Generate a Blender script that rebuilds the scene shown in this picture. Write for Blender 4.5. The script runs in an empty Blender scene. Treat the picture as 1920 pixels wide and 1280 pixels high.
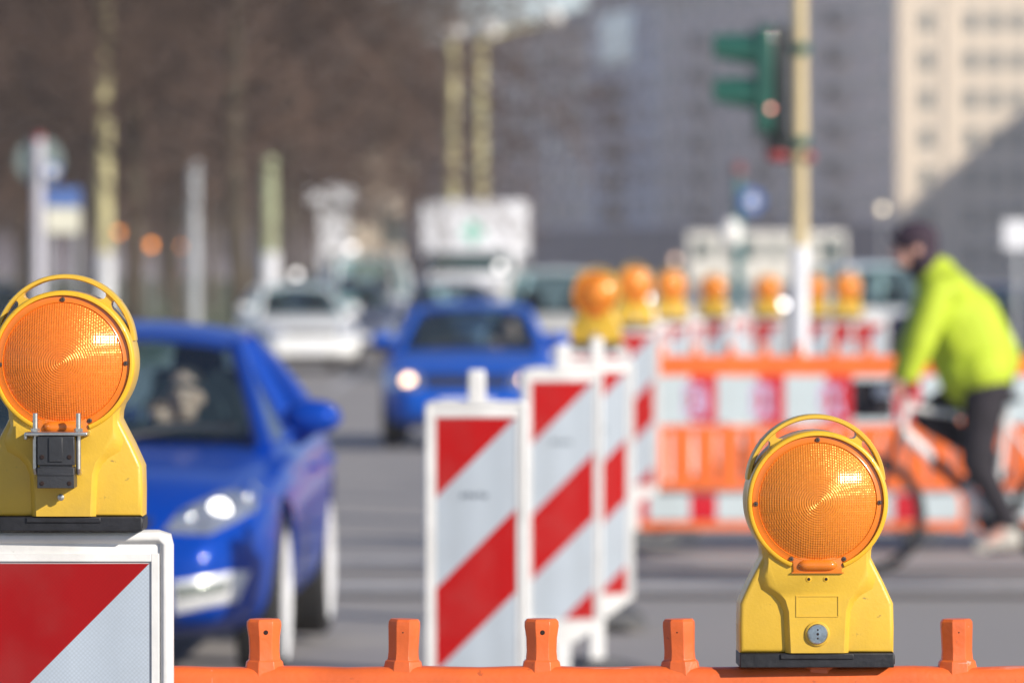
import bpy, bmesh, math, random
from mathutils import Vector, Matrix
from mathutils.bvhtree import BVHTree
random.seed(11)
sc = bpy.context.scene
R = math.radians
# ------------------------------------------------------------------ camera, sky, sun, exposure
F, HY, CH = 11000.0, 473.0, 1.72         # focal length in photo pixels, horizon row, eye height
cd = bpy.data.cameras.new('camera'); cam = bpy.data.objects.new('camera', cd)
sc.collection.objects.link(cam); sc.camera = cam
cam.location = (0, 0, CH)
cam.rotation_euler = (R(90) - math.atan((640 - HY) / F), 0, 0)
cd.sensor_width = 36; cd.lens = F / 1920 * 36
cd.clip_start = .1; cd.clip_end = 6000
cd.dof.use_dof = True; cd.dof.focus_distance = 8.68; cd.dof.aperture_fstop = 6.0
cd.dof.aperture_blades = 0
SUN_AZ, SUN_EL = R(132), R(24)           # azimuth clockwise from +Y
w = bpy.data.worlds.new('World'); sc.world = w; w.use_nodes = True
nt = w.node_tree; bg = nt.nodes['Background']
sky = nt.nodes.new('ShaderNodeTexSky'); sky.sky_type = 'NISHITA'; sky.sun_disc = False
sky.sun_elevation = SUN_EL; sky.sun_rotation = SUN_AZ
sky.altitude = 1500; sky.dust_density = .1; sky.ozone_density = 1.5; sky.air_density = 1.0
tn = nt.nodes.new('ShaderNodeMix'); tn.data_type = 'RGBA'; tn.blend_type = 'MULTIPLY'; tn.inputs[0].default_value = 1; tn.inputs[7].default_value = (.94, .945, 1.09, 1)
nt.links.new(sky.outputs[0], tn.inputs[6]); nt.links.new(tn.outputs[2], bg.inputs[0]); bg.inputs[1].default_value = .10
sd = bpy.data.lights.new('sun', 'SUN'); sd.energy = 5.0; sd.angle = R(.5); sd.color = (1, .93, .82)
sun = bpy.data.objects.new('sun', sd); sc.collection.objects.link(sun)
to_sun = Vector((math.sin(SUN_AZ) * math.cos(SUN_EL), math.cos(SUN_AZ) * math.cos(SUN_EL), math.sin(SUN_EL)))
sun.rotation_euler = to_sun.to_track_quat('Z', 'Y').to_euler()
vs = sc.view_settings; vs.view_transform = 'Standard'; vs.look = 'None'; vs.gamma = 1; vs.exposure = 0.25
sc.cycles.use_denoising = True
sc.cycles.max_bounces = 8; sc.cycles.transparent_max_bounces = 12
sc.cycles.sample_clamp_indirect = 6

def gz(y): return -.008 * min(max(y - 36, 0), 25) - .0015 * min(max(y - 61, 0), 60)
def at(px, S, py=None, z=None):
    """photo pixel at a scale of S pixels per metre -> world point (ground if no row is given)"""
    y = F / S
    return Vector(((px - 960) / S, y, CH - (py - HY) / S if py is not None else (gz(y) if z is None else z)))

# ------------------------------------------------------------------ materials
def mat(name, col, rough=.5, metal=0, var=.12, vs=6, bump=0, bs=60, coat=0, emis=0, ecol=None, spec=.5, sub=0, wear=0, wcol=(.10, .075, .05)):
    m = bpy.data.materials.new(name); m.use_nodes = True
    t = m.node_tree; p = t.nodes['Principled BSDF']; N = t.nodes.new; Lk = t.links.new
    p.inputs['Roughness'].default_value = rough; p.inputs['Metallic'].default_value = metal
    p.inputs['Coat Weight'].default_value = coat; p.inputs['Coat Roughness'].default_value = .04
    p.inputs['Specular IOR Level'].default_value = spec
    if sub:
        p.inputs['Subsurface Weight'].default_value = sub; p.inputs['Subsurface Radius'].default_value = (.01, .006, .003)
    c = N('ShaderNodeTexCoord')
    n = N('ShaderNodeTexNoise'); n.inputs['Scale'].default_value = vs; n.inputs['Detail'].default_value = 6
    n.inputs['Roughness'].default_value = .62
    Lk(c.outputs['Object'], n.inputs['Vector'])
    r = N('ShaderNodeValToRGB')
    r.color_ramp.elements[0].position = .3; r.color_ramp.elements[1].position = .7
    r.color_ramp.elements[0].color = (*[x * (1 - var) for x in col], 1)
    r.color_ramp.elements[1].color = (*[min(1, x * (1 + var)) for x in col], 1)
    Lk(n.outputs['Fac'], r.inputs[0]); out = r.outputs[0]
    if wear:      # grime patches, fine specks and long scratches
        for sc_, lo, hi, amt, st in ((3.2, .50, .74, .55, (1, 1, 1)), (55, .66, .72, .7, (1, 1, 1)), (30, .69, .72, .6, (.12, 1, 1.6)), (26, .70, .73, .5, (1.4, 1, .10))):
            q = N('ShaderNodeMapping'); q.inputs['Scale'].default_value = st; q.inputs['Rotation'].default_value = (0, .3, 0) if st[0] != 1 else (0, 0, 0); Lk(c.outputs['Object'], q.inputs[0])
            k = N('ShaderNodeTexNoise'); k.inputs['Scale'].default_value = sc_; k.inputs['Detail'].default_value = 7; k.inputs['Roughness'].default_value = .6; Lk(q.outputs[0], k.inputs[0])
            mr = N('ShaderNodeMapRange'); mr.inputs[1].default_value = lo; mr.inputs[2].default_value = hi; mr.inputs[3].default_value = 0; mr.inputs[4].default_value = amt * wear
            Lk(k.outputs['Fac'], mr.inputs[0]); out = mix_col(t, mr.outputs[0], out, wcol if st[0] == 1 else tuple(x * .55 + .36 for x in col))
        rr_ = N('ShaderNodeMapRange'); rr_.inputs[3].default_value = max(.05, rough - .12); rr_.inputs[4].default_value = min(1, rough + .18); Lk(n.outputs['Fac'], rr_.inputs[0]); Lk(rr_.outputs[0], p.inputs['Roughness'])
    Lk(out, p.inputs['Base Color'])
    if bump:
        b = N('ShaderNodeTexNoise'); b.inputs['Scale'].default_value = bs; b.inputs['Detail'].default_value = 5
        Lk(c.outputs['Object'], b.inputs['Vector'])
        q = N('ShaderNodeBump'); q.inputs['Strength'].default_value = bump; q.inputs['Distance'].default_value = .01
        Lk(b.outputs['Fac'], q.inputs['Height']); Lk(q.outputs[0], p.inputs['Normal'])
    if emis:
        p.inputs['Emission Color'].default_value = (*(ecol or col), 1); p.inputs['Emission Strength'].default_value = emis
    return m
def math_node(t, op, a, b=None, c=None):
    n = t.nodes.new('ShaderNodeMath'); n.operation = op
    for i, v in enumerate((a, b, c)):
        if v is None: continue
        if isinstance(v, (int, float)): n.inputs[i].default_value = v
        else: t.links.new(v, n.inputs[i])
    return n.outputs[0]
def mix_col(t, f, a, b):
    n = t.nodes.new('ShaderNodeMix'); n.data_type = 'RGBA'
    for s, v in ((0, f), (6, a), (7, b)):
        if isinstance(v, (int, float)): n.inputs[s].default_value = v
        elif isinstance(v, tuple): n.inputs[s].default_value = (*v, 1)
        else: t.links.new(v, n.inputs[s])
    return n.outputs[2]
def glass_mat(name, tint=(.55, .68, .66), refl=1.0):
    m = bpy.data.materials.new(name); m.use_nodes = True; t = m.node_tree
    t.nodes.remove(t.nodes['Principled BSDF']); o = t.nodes['Material Output']
    a = t.nodes.new('ShaderNodeBsdfTransparent'); a.inputs[0].default_value = (*tint, 1)
    g = t.nodes.new('ShaderNodeBsdfGlossy'); g.inputs['Roughness'].default_value = .03
    ge = t.nodes.new('ShaderNodeNewGeometry'); dt = t.nodes.new('ShaderNodeVectorMath'); dt.operation = 'DOT_PRODUCT'
    t.links.new(ge.outputs['Normal'], dt.inputs[0]); t.links.new(ge.outputs['Incoming'], dt.inputs[1])
    k5 = math_node(t, 'POWER', math_node(t, 'SUBTRACT', 1.0, math_node(t, 'ABSOLUTE', dt.outputs['Value'])), 5)
    fr_ = math_node(t, 'MULTIPLY_ADD', k5, .9, .06)      # thin pane: same reflection from both sides
    x = t.nodes.new('ShaderNodeMixShader')
    t.links.new(math_node(t, 'MULTIPLY', fr_, refl), x.inputs[0])
    t.links.new(a.outputs[0], x.inputs[1]); t.links.new(g.outputs[0], x.inputs[2]); t.links.new(x.outputs[0], o.inputs[0])
    return m
def sheeting(name, red, white, mode):
    """red and white retro-reflective sheeting with its honeycomb cells; stripes laid in the panel's own coordinates"""
    m = bpy.data.materials.new(name); m.use_nodes = True; t = m.node_tree; p = t.nodes['Principled BSDF']
    c = t.nodes.new('ShaderNodeTexCoord'); s = t.nodes.new('ShaderNodeSeparateXYZ'); t.links.new(c.outputs['Object'], s.inputs[0])
    if mode == 'diag':
        u = math_node(t, 'ADD', math_node(t, 'SUBTRACT', 1.0565 - .1175, s.outputs[2]), s.outputs[0])   # zero at the top right corner
        fr = math_node(t, 'FRACT', math_node(t, 'DIVIDE', math_node(t, 'ADD', u, 5.10), .51))
        f = math_node(t, 'LESS_THAN', fr, .52)
    else:
        fr = math_node(t, 'FRACT', math_node(t, 'DIVIDE', math_node(t, 'ADD', s.outputs[0], 4.19), .41))
        f = math_node(t, 'LESS_THAN', fr, .61)
    mp = t.nodes.new('ShaderNodeMapping'); mp.inputs['Rotation'].default_value = (0, R(45), 0)
    t.links.new(c.outputs['Object'], mp.inputs[0])
    v = t.nodes.new('ShaderNodeTexVoronoi'); v.inputs['Scale'].default_value = 215; v.inputs['Randomness'].default_value = .08
    t.links.new(mp.outputs[0], v.inputs['Vector'])
    cell = math_node(t, 'MULTIPLY', v.outputs['Distance'], 1.25)
    cell = math_node(t, 'MINIMUM', cell, 1)
    n = t.nodes.new('ShaderNodeTexNoise'); n.inputs['Scale'].default_value = 7; n.inputs['Detail'].default_value = 8
    t.links.new(c.outputs['Object'], n.inputs['Vector'])
    wv = mix_col(t, cell, tuple(min(1, x * 1.14) for x in white), tuple(x * .80 for x in white))
    rv = mix_col(t, cell, tuple(x * 1.06 for x in red), tuple(x * .90 for x in red))
    base = mix_col(t, f, rv, wv)
    dirt = mix_col(t, math_node(t, 'MULTIPLY', math_node(t, 'SUBTRACT', n.outputs['Fac'], .44), .45), base, (.22, .19, .17))
    t.links.new(dirt, p.inputs['Base Color'])
    p.inputs['Roughness'].default_value = .5; p.inputs['Specular IOR Level'].default_value = .10; p.inputs['Coat Weight'].default_value = .02; p.inputs['Coat Roughness'].default_value = .12
    return m
def lens_mat(name, col):
    """amber lens: ring steps and a fine grid of prisms, each a real tilt of the surface normal, under a clear smooth skin"""
    m = bpy.data.materials.new(name); m.use_nodes = True; t = m.node_tree; p = t.nodes['Principled BSDF']; N = t.nodes.new; Lk = t.links.new
    c = N('ShaderNodeTexCoord'); s = N('ShaderNodeSeparateXYZ'); Lk(c.outputs['Object'], s.inputs[0])
    x = s.outputs[0]; z = math_node(t, 'SUBTRACT', s.outputs[2], .249)
    r = math_node(t, 'MAXIMUM', math_node(t, 'SQRT', math_node(t, 'ADD', math_node(t, 'MULTIPLY', x, x), math_node(t, 'MULTIPLY', z, z))), 1e-4)
    sine = lambda v, per: math_node(t, 'SINE', math_node(t, 'MULTIPLY', v, 2 * math.pi / per))
    core = N('ShaderNodeMapRange'); core.inputs[1].default_value = .012; core.inputs[2].default_value = .04; core.inputs[3].default_value = .55; core.inputs[4].default_value = .26; Lk(r, core.inputs[0])
    ring = math_node(t, 'DIVIDE', math_node(t, 'MULTIPLY', sine(r, .0036), core.outputs[0]), r)
    out = N('ShaderNodeMapRange'); out.inputs[1].default_value = .02; out.inputs[2].default_value = .06; out.inputs[3].default_value = .05; out.inputs[4].default_value = .26; Lk(r, out.inputs[0])
    gx = sine(x, .0036); gz_ = sine(z, .0036)
    vx = math_node(t, 'ADD', math_node(t, 'MULTIPLY', ring, x), math_node(t, 'MULTIPLY', gx, out.outputs[0]))
    vz = math_node(t, 'ADD', math_node(t, 'MULTIPLY', ring, z), math_node(t, 'MULTIPLY', math_node(t, 'MULTIPLY', gz_, out.outputs[0]), .45))
    sn = N('ShaderNodeVectorMath'); sn.operation = 'SNAP'; sn.inputs[1].default_value = (.0036, 9, .0036); Lk(c.outputs['Object'], sn.inputs[0])
    wn = N('ShaderNodeTexWhiteNoise'); Lk(sn.outputs[0], wn.inputs[0])
    ws = N('ShaderNodeSeparateColor'); Lk(wn.outputs['Color'], ws.inputs[0])
    jit = lambda o: math_node(t, 'MULTIPLY', math_node(t, 'SUBTRACT', o, .5), .12)
    def normal(a, b):
        cb = N('ShaderNodeCombineXYZ'); Lk(a, cb.inputs[0])
        if b is not None: Lk(b, cb.inputs[2])
        vt = N('ShaderNodeVectorTransform'); vt.vector_type = 'VECTOR'; vt.convert_from = 'OBJECT'; vt.convert_to = 'WORLD'; Lk(cb.outputs[0], vt.inputs[0])
        ge = N('ShaderNodeNewGeometry'); ad = N('ShaderNodeVectorMath'); Lk(ge.outputs['Normal'], ad.inputs[0]); Lk(vt.outputs[0], ad.inputs[1])
        nm = N('ShaderNodeVectorMath'); nm.operation = 'NORMALIZE'; Lk(ad.outputs[0], nm.inputs[0]); return nm.outputs[0]
    Lk(normal(math_node(t, 'ADD', vx, jit(ws.outputs[0])), math_node(t, 'ADD', vz, jit(ws.outputs[1]))), p.inputs['Normal'])
    Lk(normal(math_node(t, 'MULTIPLY', gx, .10), math_node(t, 'MULTIPLY', gz_, .03)), p.inputs['Coat Normal'])
    n = N('ShaderNodeTexNoise'); n.inputs['Scale'].default_value = 9; n.inputs['Detail'].default_value = 4; Lk(c.outputs['Object'], n.inputs['Vector'])
    base = mix_col(t, n.outputs['Fac'], tuple(q * .85 for q in col), tuple(min(1, q * 1.15) for q in col))
    groove = math_node(t, 'MULTIPLY', math_node(t, 'LESS_THAN', math_node(t, 'MINIMUM', gx, sine(r, .0036)), -.8), .28)
    Lk(mix_col(t, groove, base, tuple(q * .5 for q in col)), p.inputs['Base Color'])
    p.inputs['Roughness'].default_value = .27; p.inputs['Metallic'].default_value = .12
    p.inputs['Specular Tint'].default_value = (1, .72, .35, 1)
    p.inputs['Coat Weight'].default_value = .42; p.inputs['Coat Roughness'].default_value = .13
    p.inputs['Subsurface Weight'].default_value = .2; p.inputs['Subsurface Radius'].default_value = (.01, .005, .001)
    return m
def road_mat():
    m = bpy.data.materials.new('asphalt'); m.use_nodes = True; t = m.node_tree; p = t.nodes['Principled BSDF']
    c = t.nodes.new('ShaderNodeTexCoord')
    def noise(scale, det=6, mp=None):
        n = t.nodes.new('ShaderNodeTexNoise'); n.inputs['Scale'].default_value = scale; n.inputs['Detail'].default_value = det
        if mp:
            q = t.nodes.new('ShaderNodeMapping'); q.inputs['Scale'].default_value = mp; t.links.new(c.outputs['Object'], q.inputs[0]); t.links.new(q.outputs[0], n.inputs[0])
        else: t.links.new(c.outputs['Object'], n.inputs[0])
        return n.outputs['Fac']
    big = noise(.35, 5); fine = noise(60, 3); streak = noise(.5, 6, (4, .25, 1))
    base = mix_col(t, big, (.29, .262, .24), (.42, .38, .345))
    base = mix_col(t, math_node(t, 'MULTIPLY', streak, .8), base, (.34, .316, .298))
    base = mix_col(t, math_node(t, 'MULTIPLY', fine, .35), base, (.17, .165, .16))
    t.links.new(base, p.inputs['Base Color']); p.inputs['Roughness'].default_value = .85
    b = t.nodes.new('ShaderNodeBump'); b.inputs['Strength'].default_value = .3; b.inputs['Distance'].default_value = .01
    t.links.new(fine, b.inputs['Height']); t.links.new(b.outputs[0], p.inputs['Normal'])
    return m
M = {}
M['asphalt'] = road_mat()
M['paint_line'] = mat('worn_line_paint', (.47, .455, .44), .7, var=.35, vs=5)
M['grass'] = mat('dry_grass', (.10, .115, .05), .95, var=.4, vs=1.2, bump=.6, bs=8)
M['kerb'] = mat('kerb_stone', (.36, .34, .32), .85, var=.2)
M['paving'] = mat('paving', (.30, .285, .27), .85, var=.2, vs=2)
M['yellow'] = mat('yellow_plastic', (.69, .425, .04), .34, var=.07, vs=14, bump=.05, bs=240, coat=.1, wear=.85)
M['rim_yellow'] = mat('yellow_rim_plastic', (.76, .43, .02), .3, var=.06, vs=18, bump=.04, bs=240, coat=.15, wear=.4)
M['black'] = mat('black_rubber', (.012, .012, .015), .5, var=.6, vs=30, bump=.10, bs=120)
M['blackplastic'] = mat('black_plastic', (.03, .031, .035), .38, var=.2, vs=20, bump=.08, bs=200, wear=.3, wcol=(.12, .11, .10))
M['lens'] = lens_mat('amber_lens', (.78, .24, .028))
M['lens_left'] = lens_mat('orange_lens', (.90, .215, .026))
M['lens_rim'] = mat('amber_rim', (.70, .18, .012), .22, var=.08, vs=20, coat=.5)
M['zinc'] = mat('zinc_metal', (.62, .60, .55), .34, metal=1, var=.2, vs=60)
M['steel'] = mat('blued_steel', (.45, .52, .56), .35, metal=1, var=.35, vs=90)
M['screw'] = mat('dark_screw', (.16, .12, .10), .4, metal=.8, var=.3, vs=200)
M['hole'] = mat('hole_dark', (.02, .008, .006), .9, var=.2)
M['orange'] = mat('orange_plastic', (.74, .135, .024), .42, var=.14, vs=5, bump=.08, bs=120, coat=.08, wear=.9, wcol=(.30, .06, .02))
M['orange_far'] = mat('faded_orange_plastic', (.86, .17, .03), .45, var=.14, vs=4, bump=.05, bs=60)
M['white_plastic'] = mat('white_plastic', (.74, .725, .70), .42, var=.08, vs=8, bump=.06, bs=90, wear=.6, wcol=(.22, .20, .17))
M['grey_plastic'] = mat('grey_recycled_rubber', (.10, .10, .10), .8, var=.25, vs=14, bump=.3)
M['stripe'] = sheeting('striped_sheeting', (.31, .007, .009), (.42, .475, .54), 'diag')
M['stripe_far'] = sheeting('striped_sheeting_clean', (.44, .009, .010), (.46, .51, .56), 'diag')
M['board'] = sheeting('board_sheeting', (.60, .02, .035), (.58, .66, .68), 'blocks')
M['graffiti'] = mat('lilac_spray_paint', (.58, .42, .62), .7, var=.25, vs=30)
M['print'] = mat('faded_print', (.10, .12, .15), .7, var=.2)
M['tyre'] = mat('tyre_rubber', (.018, .018, .019), .75, var=.25)
M['glass'] = glass_mat('car_glass', (.64, .81, .83))
M['clear'] = glass_mat('clear_cover', (.93, .95, .97))
M['chrome'] = mat('chrome', (.88, .88, .9), .09, metal=1, var=.03)
M['alloy'] = mat('bright_alloy', (.88, .88, .88), .38, metal=.1, var=.05)
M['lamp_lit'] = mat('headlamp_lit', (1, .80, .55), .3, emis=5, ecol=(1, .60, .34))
M['lamp_glint'] = mat('headlamp_glint', (1, .98, .95), .3, emis=3.2, ecol=(1, .97, .93))  # glow added in place of sun glints on headlamps
M['amber_lit'] = mat('amber_signal_lit', (1, .35, .04), .3, emis=3.4, ecol=(1, .30, .035))
M['red_lit'] = mat('red_signal_lit', (.9, .05, .04), .3, emis=3.0, ecol=(1, .10, .07))
M['red_glass'] = mat('red_lamp_glass', (.5, .015, .015), .15, var=.1, coat=.5)
M['interior'] = mat('dark_interior', (.02, .022, .028), .8, var=.2)
M['skin'] = mat('skin', (.70, .38, .29), .5, var=.1, vs=30, sub=.15)
M['hair'] = mat('dark_hair', (.045, .028, .02), .6, var=.3, vs=60)
M['hivis'] = mat('yellow_green_jacket', (.47, .58, .028), .75, var=.10, vs=7, bump=.5, bs=14)
M['darkcloth'] = mat('black_cloth', (.022, .018, .024), .85, var=.3, vs=12, bump=.4, bs=30)
M['cap'] = mat('plum_black_cap', (.035, .018, .032), .8, var=.2, vs=20)
M['shirt_light'] = mat('pale_shirt', (.55, .50, .44), .8, var=.15, vs=12, bump=.3, bs=30)
M['shirt_dark'] = mat('navy_jacket', (.03, .045, .07), .8, var=.2, vs=12)
M['shoe'] = mat('pale_shoe', (.52, .48, .42), .7, var=.2, vs=20)
M['bike_white'] = mat('white_bike_paint', (.78, .77, .76), .3, var=.06, coat=.6)
M['bike_black'] = mat('black_bike_metal', (.025, .025, .03), .35, metal=.3, var=.2)
M['bark'] = mat('bark', (.085, .068, .048), .95, var=.45, vs=4, bump=.8, bs=12)
M['twig'] = mat('bare_twigs', (.098, .058, .040), .9, var=.35, vs=.5)
M['twig2'] = mat('greyer_bare_twigs', (.084, .053, .039), .9, var=.35, vs=.5)
M['post'] = mat('beige_post_paint', (.56, .50, .26), .6, var=.12, vs=3)
M['post2'] = mat('grey_green_post_paint', (.36, .38, .22), .6, var=.12, vs=3)
M['post_grey'] = mat('galvanised_pole', (.42, .43, .44), .5, metal=.35, var=.15)
M['white_paint'] = mat('white_paint', (.78, .78, .80), .5, var=.07)
M['signal_green'] = mat('dark_green_housing', (.012, .088, .063), .4, var=.12, coat=.2)
M['signal_black'] = mat('black_housing', (.012, .016, .016), .5, var=.2)
M['blue_sign'] = mat('blue_sign', (.07, .14, .36), .4, var=.1)
M['yellow_sign'] = mat('cream_sign', (.62, .60, .48), .5, var=.1)
M['red_paint'] = mat('red_paint', (.34, .05, .05), .45, var=.1)
M['lampglass'] = mat('opal_lamp_glass', (.85, .82, .76), .25, var=.04, coat=.4)
M['greysign'] = mat('grey_green_sign', (.16, .20, .19), .6, var=.1)
M['stone_shade'] = mat('grey_stone_facade', (.88, .76, .69), .85, var=.10, vs=.2, bump=.2, bs=2)
M['stone_shade2'] = mat('mauve_grey_render', (.88, .755, .68), .85, var=.10, vs=.2, bump=.2, bs=2)
M['stone_pale'] = mat('pale_tiled_facade', (.80, .76, .78), .75, var=.08, vs=.3)
M['stone_sun'] = mat('cream_tiled_facade', (.70, .59, .46), .75, var=.06, vs=.3)
M['stone_dark'] = mat('dark_plinth', (.20, .18, .21), .85, var=.2, vs=.4)
M['brick'] = mat('brown_brick_facade', (.12, .095, .08), .85, var=.2, vs=.5)
M['window_pale'] = mat('sky_paled_glass', (.58, .55, .53), .2, var=.35, vs=.4, spec=.6)  # pane colour lightened for the sky reflected on the shaded front
M['window'] = mat('window_glass', (.05, .085, .085), .12, var=.3, vs=.3, spec=.6)
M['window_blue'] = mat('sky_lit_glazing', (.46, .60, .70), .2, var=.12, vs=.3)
M['balcony'] = mat('brown_balcony', (.16, .115, .095), .8, var=.2)
M['frame_white'] = mat('window_frame', (.55, .52, .48), .6, var=.08)

# ------------------------------------------------------------------ mesh helpers
def link(o): sc.collection.objects.link(o); return o
def tag(o, label=None, cat=None, group=None, kind=None):
    if label: o['label'] = label
    if cat: o['category'] = cat
    if group: o['group'] = group
    if kind: o['kind'] = kind
    return o
def thing(name, loc, rz=0, label=None, cat=None, group=None):
    o = link(bpy.data.objects.new(name, None)); o.empty_display_size = .1
    o.location = loc; o.rotation_euler = (0, 0, rz)
    return tag(o, label, cat, group)
def dup(root, loc, rz, label, group=None):
    r = link(root.copy()); r.location = loc; r.rotation_euler = (0, 0, rz); r['label'] = label
    if group: r['group'] = group
    for ch in list(root.children):
        c = link(ch.copy()); c.parent = r
        for g in list(ch.children):
            d = link(g.copy()); d.parent = c
    return r
class MB:
    def __init__(s): s.bm = bmesh.new(); s.mi = 0
    def _f(s, vs_):
        try:
            f = s.bm.faces.new(vs_); f.material_index = s.mi; return f
        except ValueError: return None
    def box(s, c, size, rot=None, taper=1.0):
        c = Vector(c); hx, hy, hz = [v / 2 for v in size]; vs_ = []
        for z in (-1, 1):
            k = taper if z > 0 else 1
            for x, y in ((-1, -1), (1, -1), (1, 1), (-1, 1)):
                p = Vector((x * hx * k, y * hy * k, z * hz))
                if rot is not None: p = rot @ p
                vs_.append(s.bm.verts.new(c + p))
        for q in ((3, 2, 1, 0), (4, 5, 6, 7), (0, 1, 5, 4), (1, 2, 6, 5), (2, 3, 7, 6), (3, 0, 4, 7)): s._f([vs_[i] for i in q])
        return s
    def rings(s, rings, close=True, cap=True):
        rv = [[s.bm.verts.new(p) for p in r] for r in rings]
        for a, b in zip(rv, rv[1:]):
            n = len(a)
            for i in range(n if close else n - 1):
                j = (i + 1) % n; s._f([a[i], a[j], b[j], b[i]])
        if cap:
            s._f(list(reversed(rv[0]))); s._f(rv[-1])
        return rv
    def prism(s, pts, y0, y1, bevel=0, k=2):
        """outline in XZ (counter-clockwise seen from -Y), front at y0, back at y1, rounded front and back rims"""
        cx = sum(p[0] for p in pts) / len(pts); n = len(pts)
        def inset(d):
            out = []
            for i in range(n):
                a, b, c = Vector(pts[i - 1]), Vector(pts[i]), Vector(pts[(i + 1) % n])
                t1 = (b - a).normalized(); t2 = (c - b).normalized()
                n1 = Vector((-t1.y, t1.x)); n2 = Vector((-t2.y, t2.x)); m = (n1 + n2)
                m = m.normalized() / max(.5, m.normalized().dot(n1)) if m.length > 1e-6 else n1
                out.append(b + m * d)
            return out
        R_ = []
        if bevel:
            for i in range(k + 1):
                a = math.pi / 2 * i / k
                q = inset(bevel * (1 - math.sin(a))); R_.append([(x, y0 + bevel * (1 - math.cos(a)), z) for x, z in q])
            for i in range(k + 1):
                a = math.pi / 2 * i / k
                q = inset(bevel * (1 - math.cos(a))); R_.append([(x, y1 - bevel * (1 - math.sin(a)), z) for x, z in q])
        else:
            R_ = [[(x, y0, z) for x, z in pts], [(x, y1, z) for x, z in pts]]
        s.rings(R_); return s
    def cyl(s, p0, p1, r0, r1=None, n=16, cap=True):
        p0, p1 = Vector(p0), Vector(p1); r1 = r0 if r1 is None else r1
        d = (p1 - p0); q = d.to_track_quat('Z', 'Y').to_matrix()
        ring = lambda c, r: [c + q @ Vector((math.cos(2 * math.pi * i / n) * r, math.sin(2 * math.pi * i / n) * r, 0)) for i in range(n)]
        s.rings([ring(p0, r0), ring(p1, r1)], cap=cap); return s
    def tube(s, pts, r, n=8, closed=False, flat=None):
        """round or flattened tube along a path; r a number or a list"""
        pts = [Vector(p) for p in pts]; m = len(pts); rr = r if isinstance(r, (list, tuple)) else [r] * m
        rg = []; up = None
        for i, p in enumerate(pts):
            a = pts[i - 1] if (i > 0 or closed) else pts[i]; b = pts[(i + 1) % m] if (i < m - 1 or closed) else pts[i]
            t = (b - a).normalized()
            if up is None:
                up = Vector((0, 1, 0)) if abs(t.y) < .9 else Vector((0, 0, 1))
            sde = t.cross(up).normalized(); u2 = sde.cross(t).normalized()
            fx, fy = (flat or (1, 1))
            rg.append([p + sde * math.cos(2 * math.pi * k / n) * rr[i] * fx + u2 * math.sin(2 * math.pi * k / n) * rr[i] * fy for k in range(n)])
        if closed: rg.append(rg[0]); s.rings(rg, cap=False); bmesh.ops.remove_doubles(s.bm, verts=s.bm.verts, dist=1e-6)
        else: s.rings(rg)
        return s
    def lathe(s, prof, n=32, mtx=None, cap=True):
        """profile (radius, height) about local Z, then moved by mtx"""
        mtx = mtx or Matrix(); rg = []
        for r, h in prof:
            r = max(r, 1e-5)
            rg.append([mtx @ Vector((math.cos(2 * math.pi * i / n) * r, math.sin(2 * math.pi * i / n) * r, h)) for i in range(n)])
        s.rings(rg, cap=cap); return s
    def sphere(s, c, r, n=16, m=10, rot=None):
        c = Vector(c); r = r if isinstance(r, (tuple, list)) else (r, r, r); rg = []
        for j in range(m + 1):
            a = -math.pi / 2 + math.pi * j / m; a = max(min(a, math.pi / 2 - .03), -math.pi / 2 + .03); row = []
            for i in range(n):
                p = Vector((math.cos(a) * math.cos(2 * math.pi * i / n) * r[0], math.cos(a) * math.sin(2 * math.pi * i / n) * r[1], math.sin(a) * r[2]))
                if rot is not None: p = rot @ p
                row.append(c + p)
            rg.append(row)
        s.rings(rg); return s
    def quad(s, a, b, c, d): s._f([s.bm.verts.new(p) for p in (a, b, c, d)]); return s
    def build(s, name, mats, parent=None, bevel=0, ang=38, smooth=True, seg=2, normals=True):
        bm = s.bm
        if normals: bmesh.ops.recalc_face_normals(bm, faces=bm.faces)
        if smooth:
            for f in bm.faces: f.smooth = True
            th = R(ang)
            for e in bm.edges:
                if len(e.link_faces) == 2:
                    if e.calc_face_angle(0) > th: e.smooth = False
        me = bpy.data.meshes.new(name); bm.to_mesh(me); bm.free()
        for m in (mats if isinstance(mats, (list, tuple)) else [mats]): me.materials.append(m)
        o = link(bpy.data.objects.new(name, me))
        if parent: o.parent = parent
        if bevel:
            b = o.modifiers.new('bevel', 'BEVEL'); b.width = bevel; b.segments = seg; b.limit_method = 'ANGLE'; b.angle_limit = R(35)
        return o
AX_Y = Matrix.Rotation(R(90), 4, 'X')          # local Z -> -Y  (faces the camera side)
AX_X = Matrix.Rotation(R(90), 4, 'Y')          # local Z -> +X
def baked(bm, mods):
    """apply modifiers and hand back a plain mesh"""
    me = bpy.data.meshes.new('tmp'); bm.to_mesh(me); bm.free()
    o = link(bpy.data.objects.new('tmp', me))
    for ty, kw in mods:
        m = o.modifiers.new(ty, ty)
        for k, v in kw.items(): setattr(m, k, v)
    dg = bpy.context.evaluated_depsgraph_get(); dg.update()
    out = bpy.data.meshes.new_from_object(o.evaluated_get(dg))
    bpy.data.objects.remove(o); bpy.data.meshes.remove(me)
    return out
def mesh_obj(name, me, m, parent, smooth=True):
    me.materials.clear(); me.materials.append(m)
    if smooth: me.polygons.foreach_set('use_smooth', [True] * len(me.polygons))
    me.name = name
    o = link(bpy.data.objects.new(name, me)); o.parent = parent; return o
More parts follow.
